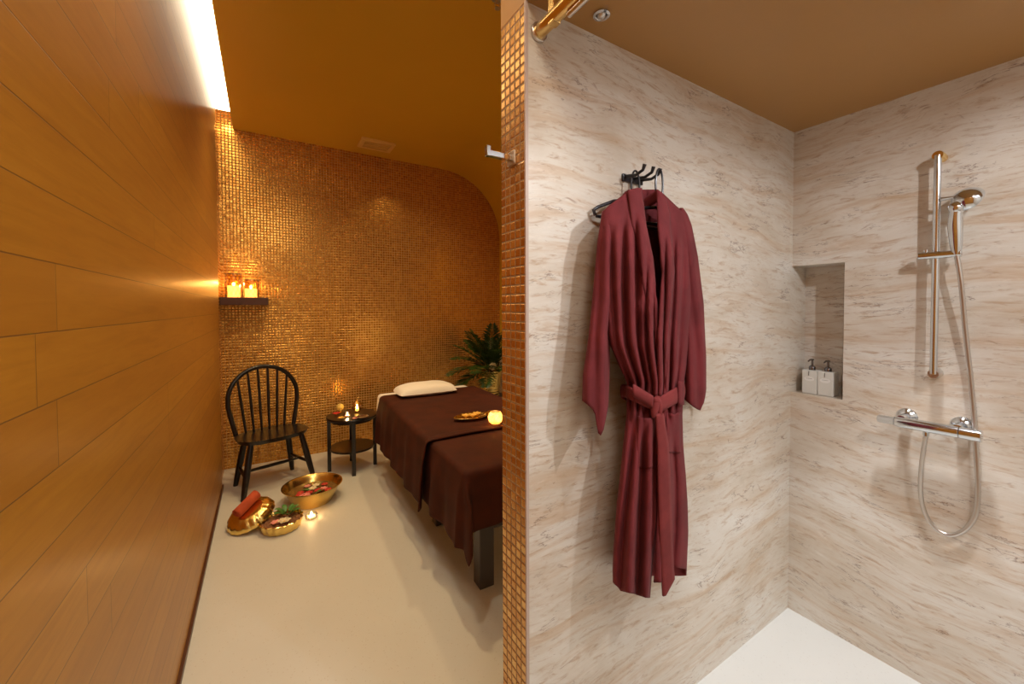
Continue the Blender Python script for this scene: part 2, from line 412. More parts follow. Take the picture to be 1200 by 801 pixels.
# light slot
t = thing('light_strip', 'long glowing white light strip between the plank wall and the ceiling', 'light', (-.30, 1.4, 3.19))
MB().box((-.311, YF, 3.1785), (-.212, 4.18, 3.186)).build('diffuser', 'ledpanel', t, smooth=False)
MB().box((-.325, YF, 3.187), (-.212, 4.18, 3.20)).build('housing', 'brushed', t, smooth=False)

# ceiling vent
t = thing('ceiling_vent', 'rectangular ochre air vent in the ceiling near the mosaic wall', 'vent', (.97, 4.2, H))
a, b = at(427, 164.5, Z=H-.01), at(459, 169.5, Z=H-.01)
cx, cy, hw, hd = (a.x+b.x)/2-.0, 4.22, .165, .12
fr = MB()
for (p, q) in (((-hw, -hd), (hw, -hd+.035)), ((-hw, hd-.035), (hw, hd)), ((-hw, -hd+.035), (-hw+.04, hd-.035)), ((hw-.04, -hd+.035), (hw, hd-.035))):
    fr.box((cx+p[0], cy+p[1], H-.022), (cx+q[0], cy+q[1], H))
fr.build('frame', 'vent', t, smooth=False, bevel=.003)
for i in range(4): MB().box((cx-hw+.04, cy-.075+i*.04, H-.016), (cx+hw-.04, cy-.055+i*.04, H-.006)).build('slat', 'vent', t, smooth=False)
MB().box((cx-hw+.04, cy-hd+.035, H-.004), (cx+hw-.04, cy+hd-.035, H)).build('backing', 'vent_dark', t, smooth=False)

# sprinkler on the high ceiling, small spotlight in the shower ceiling
p = at(583, 1, Z=H-.02)
t = thing('sprinkler', 'small dark ceiling sprinkler above the top of the partition', 'sprinkler', (p.x, p.y, H))
MB().cyl((p.x, p.y, H), (p.x, p.y, H-.008), .035).build('rosette', 'brushed', t)
mb = MB().cyl((p.x, p.y, H-.008), (p.x, p.y, H-.03), .011)
for k in (-1, 1): mb.tube([(p.x+k*.008, p.y, H-.03), (p.x+k*.018, p.y, H-.045), (p.x, p.y, H-.06)], .003, 8)
mb.build('body', 'brushed', t); MB().cyl((p.x, p.y, H-.058), (p.x, p.y, H-.062), .015).build('deflector', 'brushed', t)
p = at(705, 17.5, Z=HS-.004)
t = thing('ceiling_spotlight', 'small round chrome ceiling spotlight above the robe wall', 'spotlight', (p.x, p.y, HS))
MB().lathe([(.014, 0), (.022, -.001), (.024, -.006), (.017, -.008), (.014, -.004)], (p.x, p.y, HS), 32, close=True).build('ring', 'chrome', t)
MB().sphere((p.x, p.y, HS-.002), .0135).build('lens', 'brushed', t)

# ------------------------------------------------------------------ shower fittings
t = thing('shower_rail', 'thick golden metal rail fixed to the top of the travertine partition', 'rail', (.685, .9, 2.30))
rx, rz = .670, 2.275
MB().cyl((rx, YP0-.006, rz), (rx, -1.0, rz), .019, seg=32).build('rail', 'brass_rail', t)
MB().cyl((rx, YP0, rz), (rx, YP0-.010, rz), .026, seg=32).build('flange', 'brushed', t, bevel=.002)
MB().box((rx-.013, .842, rz-.02), (rx+.013, .866, HS)).build('bracket', 'brass_rail', t, smooth=False, bevel=.002)
MB().cyl((rx+.004, .80, rz-.026), (rx+.004, -1.0, rz-.026), .008, seg=16).build('seal', 'brushed', t)
# hook on mosaic end
p = at(601, 186, X=XP)
t = thing('wall_hook', 'square chrome hook sticking out of the gold mosaic end of the partition', 'hook', (XP, p.y, p.z))
MB().box((XP-.008, p.y-.02, p.z-.02), (XP, p.y+.02, p.z+.02)).build('plate', 'brushed', t, smooth=False, bevel=.002)
MB().box((XP-.080, p.y-.008, p.z-.008), (XP-.008, p.y+.008, p.z+.008)).build('arm', 'chrome', t, smooth=False, bevel=.0015)
MB().box((XP-.090, p.y-.008, p.z-.009), (XP-.077, p.y+.008, p.z+.020)).build('tip', 'chrome', t, smooth=False, bevel=.0015)
# slide bar
BX = XS-.056; _t, _u = at(1099, 182, X=BX), at(1094, 438, X=BX); BY = (_t.y+_u.y)/2; BZ0, BZ1 = _u.z, _t.z; print('BAR', BY, BZ0, BZ1)
t = thing('slide_bar', 'tall vertical chrome slide bar on the travertine shower wall', 'shower bar', (XS, BY, 1.25))
MB().cyl((BX, BY, BZ0), (BX, BY, BZ1), .0105).build('pole', 'chrome', t)
for z in (BZ0, BZ1):
    MB().lathe([(.0165, 0), (.0165, .058), (.015, .061), (.0001, .061)], (XS-.001, BY, z), 32, M=Matrix.Rotation(-PI/2, 3, 'Y')).build('mount', 'brushed' if z < 2 else 'brass_rail', t)  # upper mount coloured gold to stand for the ceiling's reflection
tag(t.children[-1], 'upper round end mount with a golden reflection put into its colour')
ZS = at(1101, 298.5, X=BX).z; _s0, _s1 = at(1076, 300, X=BX-.008), at(1127, 297, X=BX-.008)
MB().cyl((BX-.008, _s0.y, ZS), (BX-.008, _s1.y, ZS), .0135).build('slider', 'chrome', t, bevel=.0015)
MB().cyl((BX-.004, _s0.y-.02, ZS+.012), (BX-.004, _s0.y-.02, ZS+.022), .008).build('knob', 'chrome', t)
# hand shower
t = thing('hand_shower', 'chrome hand shower with round head resting on the slide bar holder', 'shower head', (2.15, .372, 1.70))
HX = BX-.012
hq = [at(1121, 298, X=HX), at(1120.5, 290, X=HX), at(1120, 278, X=HX-.002), at(1119.5, 266, X=HX-.004), at(1119.5, 254, X=HX-.008), at(1120.5, 244, X=HX-.010)]
hs0 = hq[0]
MB().tube(hq, [.010, .0155, .0185, .020, .0185, .0175], 24).build('handle', 'chrome', t)
nrm = Vector((.78, -.38, -.42)).normalized(); Rm = Vector((0, 0, 1)).rotation_difference(nrm).to_matrix(); hc = at(1131, 232, X=HX+.004)
MB().lathe([(.0001, -.026), (.014, -.025), (.027, -.019), (.037, -.009), (.042, 0), (.0455, .008), (.0455, .014), (.041, .017), (.0001, .017)], hc, 48, M=Rm).build('head', 'chrome', t)
MB().lathe([(.0001, .0172), (.037, .0172), (.038, .019), (.0001, .019)], hc, 40, M=Rm).build('spray_face', 'brushed', t)
MB().sphere(hq[-1]+Vector((-.002, 0, .002)), .021, 24, (1, 1, 1.1)).build('neck', 'chrome', t)
_c = at(1107.5, 233, X=BX+.0)
MB().tube([hc-nrm*.018, (hc+_c)/2+Vector((-.01, 0, .004)), Vector((BX-.006, BY-.012, _c.z))], [.006, .005, .007], 12).build('clip', 'chrome', t)
# mixer
MX = XS-.074; _m0, _m1 = at(1151, 509, X=MX), at(1028, 491.5, X=MX); MY0, MY1, MZ = _m0.y, _m1.y, (_m0.z+_m1.z)/2; print('MIX', _m0, _m1); _k = (MY1-MY0)/.285
t = thing('shower_mixer', 'horizontal chrome thermostatic mixer bar on the shower wall', 'shower mixer', (XS, .455, 1.05))
MB().lathe([(.0001, 0), (.0195, 0), (.0215, .002), (.0215, .052), (.0205, .053)], (MX, MY0+.0, MZ), 32, M=Matrix.Rotation(-PI/2, 3, 'X')).build('control_knob', 'chrome', t)
MB().lathe([(.0205, 0), (.0215, .001), (.0215, .162*_k), (.019, .172*_k)], (MX, MY0+.055, MZ), 32, M=Matrix.Rotation(-PI/2, 3, 'X')).build('body', 'chrome', t)
MB().lathe([(.0175, 0), (.0155, .004), (.0155, .046), (.013, .05), (.0001, .05)], (MX, MY1-.052, MZ), 32, M=Matrix.Rotation(-PI/2, 3, 'X')).build('flow_knob', 'chrome', t)
for y in (at(1063, 487, X=XS).y, at(1128, 495, X=XS).y):
    MB().lathe([(.033, 0), (.033, .004), (.026, .012), (.016, .018), (.014, .075)], (XS, y, MZ+.012), 32, M=Matrix.Rotation(-PI/2, 3, 'Y')).build('rosette', 'chrome', t)
MOY = at(1085, 512, X=MX).y
MB().cyl((MX, MOY, MZ-.018), (MX, MOY, MZ-.034), .0095).build('outlet', 'chrome', t)
# hose
pts = [hs0.copy()]
for (x, y, X) in ((1126, 330, 2.166), (1131, 385, 2.190), (1137, 440, 2.206), (1141, 485, 2.211), (1144, 530, 2.210), (1146, 575, 2.209), (1143, 603, 2.208), (1131, 620, 2.206), (1114, 626.5, 2.204), (1098, 620, 2.201), (1085, 603, 2.196), (1079, 578, 2.187), (1080, 545, 2.171)): pts.append(at(x, y, X=X-.027))
pts.append(Vector((MX, MOY, MZ-.034)))
def catmull(ps, k=8):
    out = []
    for i in range(len(ps)-1):
        p0, p1, p2, p3 = ps[max(i-1, 0)], ps[i], ps[i+1], ps[min(i+2, len(ps)-1)]
        for j in range(k):
            u = j/k; out.append(.5*((2*p1)+(p2-p0)*u+(2*p0-5*p1+4*p2-p3)*u*u+(3*p1-p0-3*p2+p3)*u**3))
    return out+[ps[-1]]
hp = catmull(pts, 22)
o = MB().tube(hp, [.0078+.0011*math.sin(i*PI) if i % 2 else .0066 for i in range(len(hp))], 12).build('shower_hose', 'brushed', angle=180)
tag(o, 'flexible metal hose looping below the chrome mixer bar', 'hose')
# soap bottles
def bottle(yc):
    x0, z0, w, h = XS+.028, NZ0, .0625, .113
    t = thing('soap_dispenser', '', 'soap bottle', (x0+w/2, yc, z0), 'square soap dispensers in the niche')
    MB().box((x0, yc-w/2, z0), (x0+w, yc+w/2, z0+h)).build('bottle', 'ceramic', t, smooth=False, bevel=.004)
    c = Vector((x0+w/2, yc, z0+h))
    MB().lathe([(.0001, 0), (.014, 0), (.014, .014), (.009, .020), (.005, .022), (.0045, .045), (.007, .046), (.007, .053), (.0001, .054)], c, 20).build('pump', 'pump', t)
    MB().tube([c+Vector((0, 0, .049)), c+Vector((-.022, .002, .049)), c+Vector((-.036, .003, .043))], [.0045, .004, .003], 10).build('nozzle', 'pump', t)
    q = MB(); nn = 14
    q.add([(x0-.0012, yc+math.cos(2*PI*k/nn)*.021, z0+.072+math.sin(2*PI*k/nn)*.011) for k in range(nn)]+[(x0-.0002, yc+math.cos(2*PI*k/nn)*.021, z0+.072+math.sin(2*PI*k/nn)*.011) for k in range(nn)],
          [tuple(range(nn))]+[(k, (k+1) % nn, nn+(k+1) % nn, nn+k) for k in range(nn)])
    lb = q.build('label', 'label', t, smooth=False)
    MB().box((x0-.0018, yc-.012, z0+.0735), (x0-.0010, yc+.012, z0+.0745)).build('label_line', 'pump', lb, smooth=False)
    MB().tube([(x0-.002, yc+.001, z0+h-.004), (x0-.003, yc+.001, z0+.096), (x0-.003, yc+.001, z0+.088)], .0014, 6).build('tag_cord', 'pump', t)
    return t
_l = at(939.5, 440, X=XS+.028).y; b1 = bottle(_l-.0315); b2 = bottle(_l-.0315-.064); print('BOT', _l)
b1['label'] = 'white square soap dispenser in the niche, nearer the corner of the shower'
b2['label'] = 'white square soap dispenser in the niche, further from the corner beside its twin'

# ------------------------------------------------------------------ robe, hook, hangers
hk = at(755, 206, Y=YP0-.05)
t = thing('robe_hook', 'dark hook rail on the travertine wall holding the hangers and the robe', 'hook', (hk.x, YP0, hk.z))
hx0, hx1 = hk.x-.052, hk.x+.045
MB().box((hx0, YP0-.008, hk.z-.012), (hx1, YP0, hk.z+.012)).build('back_plate', 'hanger', t, smooth=False, bevel=.002)
for hx in (hx0+.012, hk.x+.002, hx1-.010):
    MB().tube([(hx, YP0-.006, hk.z+.004), (hx, YP0-.05, hk.z-.004), (hx, YP0-.078, hk.z+.004), (hx, YP0-.085, hk.z+.020)], [.0055, .005, .005, .0065], 10).build('peg', 'hanger', t)
YC = YP0-.088
def hanger(name, cx, y, label, wid=.20, drop=.0, thick=.0055):
    t = thing(name, label, 'hanger', (cx, y, 1.85), 'coat hangers on the robe wall')
    z = hk.z+.012
    lc = Vector((cx, y, z-.046)); loop = [lc+Vector((.0175*math.cos(a), 0, .050*math.sin(a))) for a in [2*PI*i/28 for i in range(28)]]
    MB().tube(loop, .0034, 8, closed=True).build('hook', 'hanger', t)
    MB().cyl(lc+Vector((0, 0, -.048)), lc+Vector((0, 0, -.075)), .006, seg=12).build('neck', 'hanger', t)
    zz = z-.118+drop
    pr = [(-wid+.004, -.066), (-wid-.003, -.050), (-wid+.012, -.040), (-.09, -.014), (0, 0), (.09, -.014), (wid-.012, -.040), (wid+.003, -.050), (wid-.004, -.066)]
    MB().tube([Vector((cx+a, y, zz+b)) for a, b in pr], thick, 10).build('shoulder_bar', 'hanger', t)
    MB().tube([Vector((cx-wid+.008, y, zz-.068)), Vector((cx, y, zz-.070)), Vector((cx+wid-.008, y, zz-.068))], thick*.9, 10).build('cross_bar', 'hanger', t)
    return t
h1 = hanger('coat_hanger', 0, 0, 'dark hanger inside the maroon robe, its bar showing at the neck', .135, 0)
h1.location = (hk.x+.026, YC, 1.85)
# (hanger built about x=0, y=0 at its thing's own z)
h2 = hanger('coat_hanger', 0, 0, 'dark hanger behind the robe, its end showing past the left shoulder', .165, .028)
for c in h1.children: c.location = (0, 0, 0)
place(h2, (hk.x-.026, YC+.052, 1.85), math.radians(-6))

XLt = [(222, 706), (247, 705), (290, 706), (340, 708), (390, 713), (405, 716), (430, 727), (447, 735), (485, 735), (520, 731), (560, 727), (600, 723), (650, 720), (684, 718.5), (704, 719)]
XRt = [(222, 803), (250, 806), (290, 809), (340, 810), (390, 808), (405, 807), (430, 804), (447, 801), (485, 799), (520, 800), (560, 803), (600, 805), (650, 806), (704, 804)]
GLt = [(222, 751), (264, 756), (302, 764), (355, 769.3), (390, 770.8), (485, 770.8), (520, 770.5), (575, 768.6), (611, 768), (647, 765), (702, 761)]
GRt = [(222, 770), (264, 771), (302, 775), (320, 777), (355, 774.5), (390, 771.6), (485, 771.4), (520, 771), (611, 770.5), (647, 769), (702, 766)]
def dep(y): return lerp([(222, .030), (250, .05), (300, .062), (400, .066), (455, .05), (485, .052), (560, .066), (704, .075)], y)
CR = {-1: [(-.80, -.86, .024, .10, 250), (-.50, -.62, .034, .085, 235), (-.20, -.36, .038, .075, 232), (.02, -.12, .022, .05, 270), (.16, .10, .026, .05, 300)],
       1: [(.50, .26, .026, .06, 250), (.66, .50, .036, .075, 240), (.84, .74, .028, .07, 250)],
       0: [(-.5, -.4, .02, .15, 260), (.1, .0, .02, .15, 260), (.6, .5, .02, .15, 260)]}
CS = {-1: [(-.70, -.82, .030, .12, 478), (-.36, -.40, .040, .11, 478), (-.02, .02, .030, .07, 470)],
       1: [(.30, .36, .02, .07, 480), (.66, .62, .040, .11, 480)],
       0: [(-.4, -.4, .02, .2, 480), (.3, .3, .02, .2, 480)]}
def folds(s, y, side):
    k = -1 if side < 0 else (1 if side >= 1 else 0); f = 0
    up_, lo = 1-ss(462, 500, y), ss(462, 500, y)
    for tab, ya, yb, wt in ((CR, 235, 465, up_), (CS, 480, 700, lo)):
        if wt <= 0: continue
        t_ = max(0, min(1.15, (y-ya)/(yb-ya)))
        for s0, s1, dp, wd, ys in tab[k]:
            c_ = s0+(s1-s0)*t_+.015*math.sin(y*.025+s0*9); g = ss(ys, ys+70, y)*wt
            f += g*dp*(-math.exp(-((s-c_)/wd)**2) + .75*math.exp(-((s-c_+1.5*wd)/(1.3*wd))**2))
    f += .005*noise.noise(Vector((s*4+side*5, y*.02, side)))+.002*noise.noise(Vector((s*11, y*.07, side+3)))
    f += math.exp(-((y-468)/30.)**2)*.004*math.sin(30*s+side)
    return f
def hemshift(x, y, side):
    f = ss(520, 704, y)
    if side < 0: h = lerp([(718, -19), (728, -8), (745, -4), (758, 0), (762, 0)], x)
    elif side > 0: h = lerp([(762, -18), (775, -18), (785, -28), (790, -36), (806, -33)], x)
    else: h = -26
    d = ss(290, 222, y)
    if y < 290:
        drop = lerp([(705, 27), (716, 17), (735, 3), (745, 0), (770, 0), (780, 8), (800, 27), (809, 36)], x)
        return h*f + drop*(1-ss(222, 290, y))
    return h*f
def body_pt(x, y, side, layer=0.):
    xl, xr = lerp(XLt, y), lerp(XRt, y); xm, hw = (xl+xr)/2, (xr-xl)/2
    s = max(-1, min(1, (x-xm)/hw)); e = math.sqrt(max(0, 1-s*s))**.75
    yy = y+hemshift(x, y, side)
    d = dep(y)
    if side == 0: Y = YC + (.055 if y > 260 else .03+.025*ss(222, 260, y))*e + .5*folds(s, y, .3)*e
    else: Y = YC - d*e - folds(s, y, side)*(e)*.85 - layer
    # keep the silhouette where it stands while the front bulges
    return at(x, yy, Y=Y)
t = thing('bathrobe', 'long maroon bathrobe hanging with tied belt on the travertine wall', 'bathrobe', (hk.x, YC, .66))
nv = 110; mb = MB()
def row(j):
    y = 222+(700-222)*j/nv
    L, Rr, gl, gr = lerp(XLt, y), lerp(XRt, y), lerp(GLt, y), lerp(GRt, y); out = []
    n1, n2 = 26, 22
    for i in range(n1+1):
        a = math.sin(i/n1*PI/2); out.append(body_pt(gl+(L-gl)*a, y, -1, .006 if y > 480 else 0))
    for i in range(1, n2):
        a = .5-.5*math.cos(i/n2*PI); out.append(body_pt(L+(Rr-L)*a, y, 0))
    for i in range(n1+1):
        a = math.cos(i/n1*PI/2); out.append(body_pt(gr+(Rr-gr)*a, y, 1))
    return out
rows = [row(j) for j in range(nv+1)]; w = len(rows[0])
for r_ in rows: mb.v += r_
for j in range(nv):
    for i in range(w-1): mb.f.append([j*w+i, j*w+i+1, (j+1)*w+i+1, (j+1)*w+i]); mb.mi.append(0)
mb.build('body', 'robe', t, solid=.004, angle=180)
def strip(fn, nu, nv, name, m, parent, solid=.005): return MB().grid(fn, nu, nv).build(name, m, parent, solid=solid, angle=180)
# collar bands
def colL(u, v):
    y = 219+v*(464-219); gi = lerp(GLt, max(y, 222)); wd = lerp([(219, 16.5), (300, 15), (380, 12), (452, 8)], y)
    x = gi+.5-wd*(1-u); bul = .006*math.sin(PI*u)**.6+.004; return body_pt(x, max(222, y), -1, bul)+Vector((0, 0, .004 if y < 222 else 0))
def colR(u, v):
    y = 221+v*(464-221); gi = lerp(GRt, max(y, 222)); wd = lerp([(219, 8), (240, 15), (300, 14), (380, 12), (452, 8)], y)
    x = gi-.5+wd*u; bul = .006*math.sin(PI*u)**.6+.004; return body_pt(x, max(222, y), 1, bul)
mb = MB().grid(colL, 8, 60); mb.grid(colR, 8, 60)
pl = body_pt(751, 222, -1, .006); pr_ = body_pt(770, 222, 1, .006)
bk = [pl+Vector((-.004, .0, .0)), Vector((pl.x-.010, YC+.015, pl.z+.004)), Vector((pl.x+.004, YC+.038, pl.z-.020)), Vector(((pl.x+pr_.x)/2, YC+.044, pl.z-.030)), Vector((pr_.x-.004, YC+.038, pl.z-.020)), Vector((pr_.x+.012, YC+.015, pl.z+.0)), pr_+Vector((.004, 0, 0))]
bkc = catmull(bk, 5)
def nb(u, v): q = bkc[min(len(bkc)-1, int(round(u*(len(bkc)-1))))]; return q+Vector((0, 0, .0-.035*v))
mb.grid(nb, len(bkc)-1, 4)
mb.build('collar', 'robe', t, solid=.006, angle=180)
# sleeves
def sleeve(Lt, Rt, y0, y1, hem, nm, yc, dd, ph):
    nvv, seg = 60, 28; m_ = MB(); rr = []
    for j in range(nvv+1):
        y = y0+(y1-y0)*j/nvv; L, Rr = lerp(Lt, y), lerp(Rt, y); xm, hw = (L+Rr)/2, (Rr-L)/2; ring = []
        for k in range(seg):
            a = 2*PI*k/seg; cx_, sy_ = math.cos(a), math.sin(a)
            x = xm+hw*cx_; tt = j/nvv
            rad = dd(y)*(1+.18*math.sin(3*a+ph+y*.01)*ss(0, .3, tt)+.12*math.sin(5*a+ph+y*.02))
            yo = yc - rad*(-sy_)*-1
            yy = y + hem(x)*ss(.55, 1, tt)
            q0 = at(x, yy, Y=yo); ring.append(Vector((q0.x, yo, q0.z)))
        rr.append(ring)
    for r__ in rr: m_.v += r__
    for j in range(nvv):
        for k in range(seg):
            k2 = (k+1) % seg; m_.f.append([j*seg+k, j*seg+k2, (j+1)*seg+k2, (j+1)*seg+k]); m_.mi.append(0)
    m_.f.append(list(range(seg))); m_.mi.append(0)
    return m_.build(nm, 'robe', t, solid=.004, angle=180)
sleeve([(240, 715), (249, 706), (281, 701), (348, 695), (397, 690), (446, 683.5), (480, 683)], [(240, 720), (252, 724), (281, 724), (348, 722), (390, 714), (430, 714), (452, 713.5), (480, 712)], 240, 478,
       lambda x: lerp([(683, -9), (690, -3), (697, 3), (700, 28), (705, 33), (709, 14), (713, -6)], x), 'sleeve', YC+.004, lambda y: lerp([(240, .018), (270, .035), (400, .042), (478, .045)], y), .4)
sleeve([(244, 797), (256, 788), (281, 792), (348, 795), (400, 803), (430, 803), (480, 803)], [(244, 800), (251, 805), (264, 810), (299, 817), (355, 824), (425, 827), (480, 827)], 244, 468,
       lambda x: lerp([(803, 0), (812, 8), (820, 13), (825, 2), (827, -12)], x), 'sleeve', YC+.012, lambda y: lerp([(244, .018), (270, .035), (400, .045), (478, .05)], y), 2.1)
# belt
def beltpt(u, v):
    a = -PI/2+2*PI*u; ca, sa = math.sin(2*PI*u), -math.cos(2*PI*u)
    y0 = 466; L, Rr = lerp(XLt, y0)-1.5, lerp(XRt, y0)+1.5; xm, hw = (L+Rr)/2, (Rr-L)/2
    x = xm+hw*ca; front = sa < 0
    yt = lerp([(730, 449), (745, 456), (764, 466), (774, 464), (790, 455), (803, 447)], x); hh = lerp([(735, 15), (765, 14), (775, 18), (803, 19)], x)
    Y = YC+(.070 if front else .064)*sa+.0
    q = at(x, yt+hh*v, Y=YC); q2 = at(x, yt+hh*v, Y=Y) if front else q
    return Vector((q2.x, Y-.004*math.sin(PI*v)*(1 if front else -1), q2.z))
mb = MB().grid(beltpt, 72, 5)
# knot and loops
kc = at(770, 476, Y=YC-.082)
belt = mb.build('belt', 'robe_in', t, solid=.005, angle=180)
mb = MB()
for (dx, dz, rx_, rz_, tl) in ((-.010, .0, .011, .033, .25), (.006, -.004, .010, .036, -.1), (-.002, .016, .016, .012, .5)):
    M_ = Matrix.Rotation(tl, 3, 'Y') @ Matrix.Diagonal(Vector((rx_, .012, rz_)))
    mb.lathe([(max(1e-5, math.sin(PI*i/10)), -math.cos(PI*i/10)) for i in range(11)], kc+Vector((dx, 0, dz)), 18, M=M_)
mb.build('knot', 'robe_in', belt)
def ltail(u, v):   # short end folded back to the left of the knot
    x = 765-23*v; y = 464-14*v+14*u; return at(x, y, Y=YC-.080+.018*v-.006*math.sin(PI*u))
strip(ltail, 4, 12, 'belt_end', 'robe_in', belt)
def tail(u, v):
    y = 484+v*(690-484); x0 = lerp([(484, 768), (520, 770.5), (560, 771), (640, 773.5), (690, 776.5)], y); x1 = lerp([(484, 777), (520, 783), (560, 785.5), (640, 788), (690, 790)], y)
    tip = lerp([(0, 8), (.25, 7), (1, -12)], u)*ss(.86, 1, v)
    return at(x0+(x1-x0)*u, y+tip, Y=YC-.086-.002*math.sin(6*v)-.003*math.sin(PI*u))
strip(tail, 4, 50, 'belt_tail', 'robe_in', belt)
# belt loop at the side
def bl(u, v):
    return at(795+6*u, 446+28*v, Y=YC-.052+.02*u-.004*math.sin(PI*v))
strip(bl, 3, 8, 'belt_loop', 'robe', t)
def pock(x0, x1, y0, y1, bulge, side):
    def f(u, v):
        x = x0+(x1-x0)*u; y = y0+(y1-y0)*v-3*math.sin(PI*u)*(1-v)*-1
        return body_pt(x, y, side, .008+bulge*math.sin(PI*u)*max(0, 1-v*1.1)**.6)
    return f
strip(pock(747.5, 769, 487, 548, .016, -1), 12, 20, 'pocket', 'robe', t)
strip(pock(781, 797, 482, 530, .010, 1), 10, 16, 'pocket', 'robe', t)

# ------------------------------------------------------------------ massage bed
BA = math.radians(-2.4)      # turn of the bed
O = Vector((.845, 1.78, 0)); BW, BL, BH = .84, 2.03, .70
ub = Vector((math.cos(BA), math.sin(BA), 0)); vb = Vector((-math.sin(BA), math.cos(BA), 0))
def B(a, b, z): return O+ub*a+vb*b+Vector((0, 0, z))
def bbox(a0, a1, b0, b1, z0, z1, mb=None):
    mb = mb or MB(); return mb.add([B(a0,b0,z0),B(a1,b0,z0),B(a1,b1,z0),B(a0,b1,z0),B(a0,b0,z1),B(a1,b0,z1),B(a1,b1,z1),B(a0,b1,z1)], [(3,2,1,0),(4,5,6,7),(0,1,5,4),(1,2,6,5),(2,3,7,6),(3,0,4,7)])
t = thing('massage_bed', 'massage bed on dark legs under brown covers beside the mosaic wall', 'massage bed', B(BW/2, BL/2, 0))
bbox(.02, BW-.02, .02, BL-.02, .54, .688).build('mattress', 'mattress', t, bevel=.03)
bbox(.12, BW-.12, .10, BL-.12, .44, .54).build('frame', 'graphite', t, smooth=False, bevel=.004)
for a in (.11, BW-.2):
    for b in (.085, .80, BL-.30):
        bbox(a, a+.085, b, b+.085, 0, .45).build('leg', 'graphite', t, smooth=False, bevel=.005)
bbox(.195, BW-.2, .10, .15, .30, .43).build('cross_rail', 'graphite', t, smooth=False, bevel=.01)
def drape(a, b, a0, a1, z, drop_shape=1., fold=.012, seed=0., b0=None, b1=None, flare=.06, rnd=.025):
    """cloth point (a,b) in bed coordinates laid over the slab a0..a1 x b0..b1, hanging where it goes beyond"""
    oa = min(0, a-a0)+max(0, a-a1); ob = (min(0, b-b0) if b0 is not None else 0)+(max(0, b-b1) if b1 is not None else 0)
    r = math.hypot(oa, ob)
    aa, bb = min(max(a, a0), a1), b
    if b0 is not None: bb = max(bb, b0)
    if b1 is not None: bb = min(bb, b1)
    if r < 1e-6: return B(aa, bb, z+.003*noise.noise(Vector((a*4+seed, b*4, 0))))
    k = PI/2*rnd
    if r < k: out, dn = rnd*math.sin(r/rnd), rnd*(1-math.cos(r/rnd))
    else: out, dn = rnd, rnd+(r-k)
    da, db = oa/r, ob/r
    corner = abs(da*db)*2
    h = max(0, dn-rnd)
    ph = (bb if abs(da) > abs(db) else aa)*1.0
    wob = fold*min(1, h/.2)*(math.sin(ph*17+seed)+.6*math.sin(ph*31+seed*2))
    ang = math.atan2(db, da)
    wob += corner*(.045*min(1, h/.35)*math.cos(ang*6.0+seed)+.05*h)
    out += flare*h+wob+.012*min(1, h/.1)
    if corner > 0:
        k_ = min(1, h/.12)*corner
        return B(aa+da*out*(1-.5*k_), bb+db*out*(1+.35*k_)-.03*k_, z-dn)
    return B(aa+da*out, bb+db*out, z-dn)
# white sheet
def sheet(u, v):
    return drape(-.37+(BW+.37+.08)*u, 1.25+(BL-1.25+.16)*v, .0, BW-.005, .699, b1=BL-.0, fold=.0, seed=2, flare=.0, rnd=.03)
o = MB().grid(sheet, 60, 90).build('bed_sheet', 'sheet', None, solid=.003, angle=180)
tag(o, 'white sheet showing at the head of the massage bed', 'sheet')
# long brown cover over the top and middle, its doubled hem lying on the foot cover
BE = (at(508, 517, Z=.71)-O).dot(vb); print('BE', BE)
def cov(u, v):
    a = -.445+(BW+.52)*u; b = BE+(1.84-BE)*v
    b += .03*(a/BW)*(1-v)+.006*math.sin(a*9)*(1-v)
    q = drape(a, b, -.020, BW+.02, .722, fold=.009, seed=.6, flare=.06, rnd=.035)
    e = 1-ss(0, .035, v)
    if a < -.03: q -= ub*.016*e
    else: q.z += .006*math.sin(PI*min(1, v/.05))
    return q
o = MB().grid(cov, 90, 120).build('bed_cover', 'cover', None, solid=.009, angle=180, soff=-1)
tag(o, 'brown cover over the upper part of the massage bed below the pillow', 'blanket', 'brown covers on the massage bed')
def cov2(u, v):
    a = -.385+(BW+.44)*u; b = -.31+(BE+.25+.31)*v
    # rounded corner of the cloth
    if a < 0 and b < 0:
        m_ = math.hypot(a/.385, b/.31)
        if m_ > 1: k_ = (1+(m_-1)*.45)/m_; a *= k_; b *= k_
    q = drape(a, b, .0, BW+.005, .704, b0=-.008, fold=.012, seed=1.9, flare=.05, rnd=.03)
    return q
o = MB().grid(cov2, 110, 100).build('bed_cover', 'cover', None, solid=.004, angle=180)
tag(o, 'folded brown cover over the foot of the massage bed with a draped corner', 'blanket', 'brown covers on the massage bed')
# pillow
pc = B(.34, BL-.27, .732)
def pil(u, v, s):
    a, b = (u-.5)*2, (v-.5)*2
    e = max(0, (1-abs(a)**3.2))*max(0, (1-abs(b)**3)); h = .055*e**.45
    wv = 1-.05*math.cos(a*PI)*abs(b); aa = a*.27*(1-.06*b*b); bb = b*.165*(1-.08*a*a)
    return pc+ub*aa+vb*bb+Vector((0, 0, .018+ (h*1.3 if s > 0 else -.018*min(1, e*4)) + .003*noise.noise(Vector((a*3, b*3, s)))))
mb = MB().grid(lambda u, v: pil(u, v, 1), 30, 24); mb.grid(lambda u, v: pil(u, v, -1), 30, 24)
o = mb.build('pillow', 'sheet', None, angle=180); tag(o, 'plump white pillow at the head of the massage bed', 'pillow')
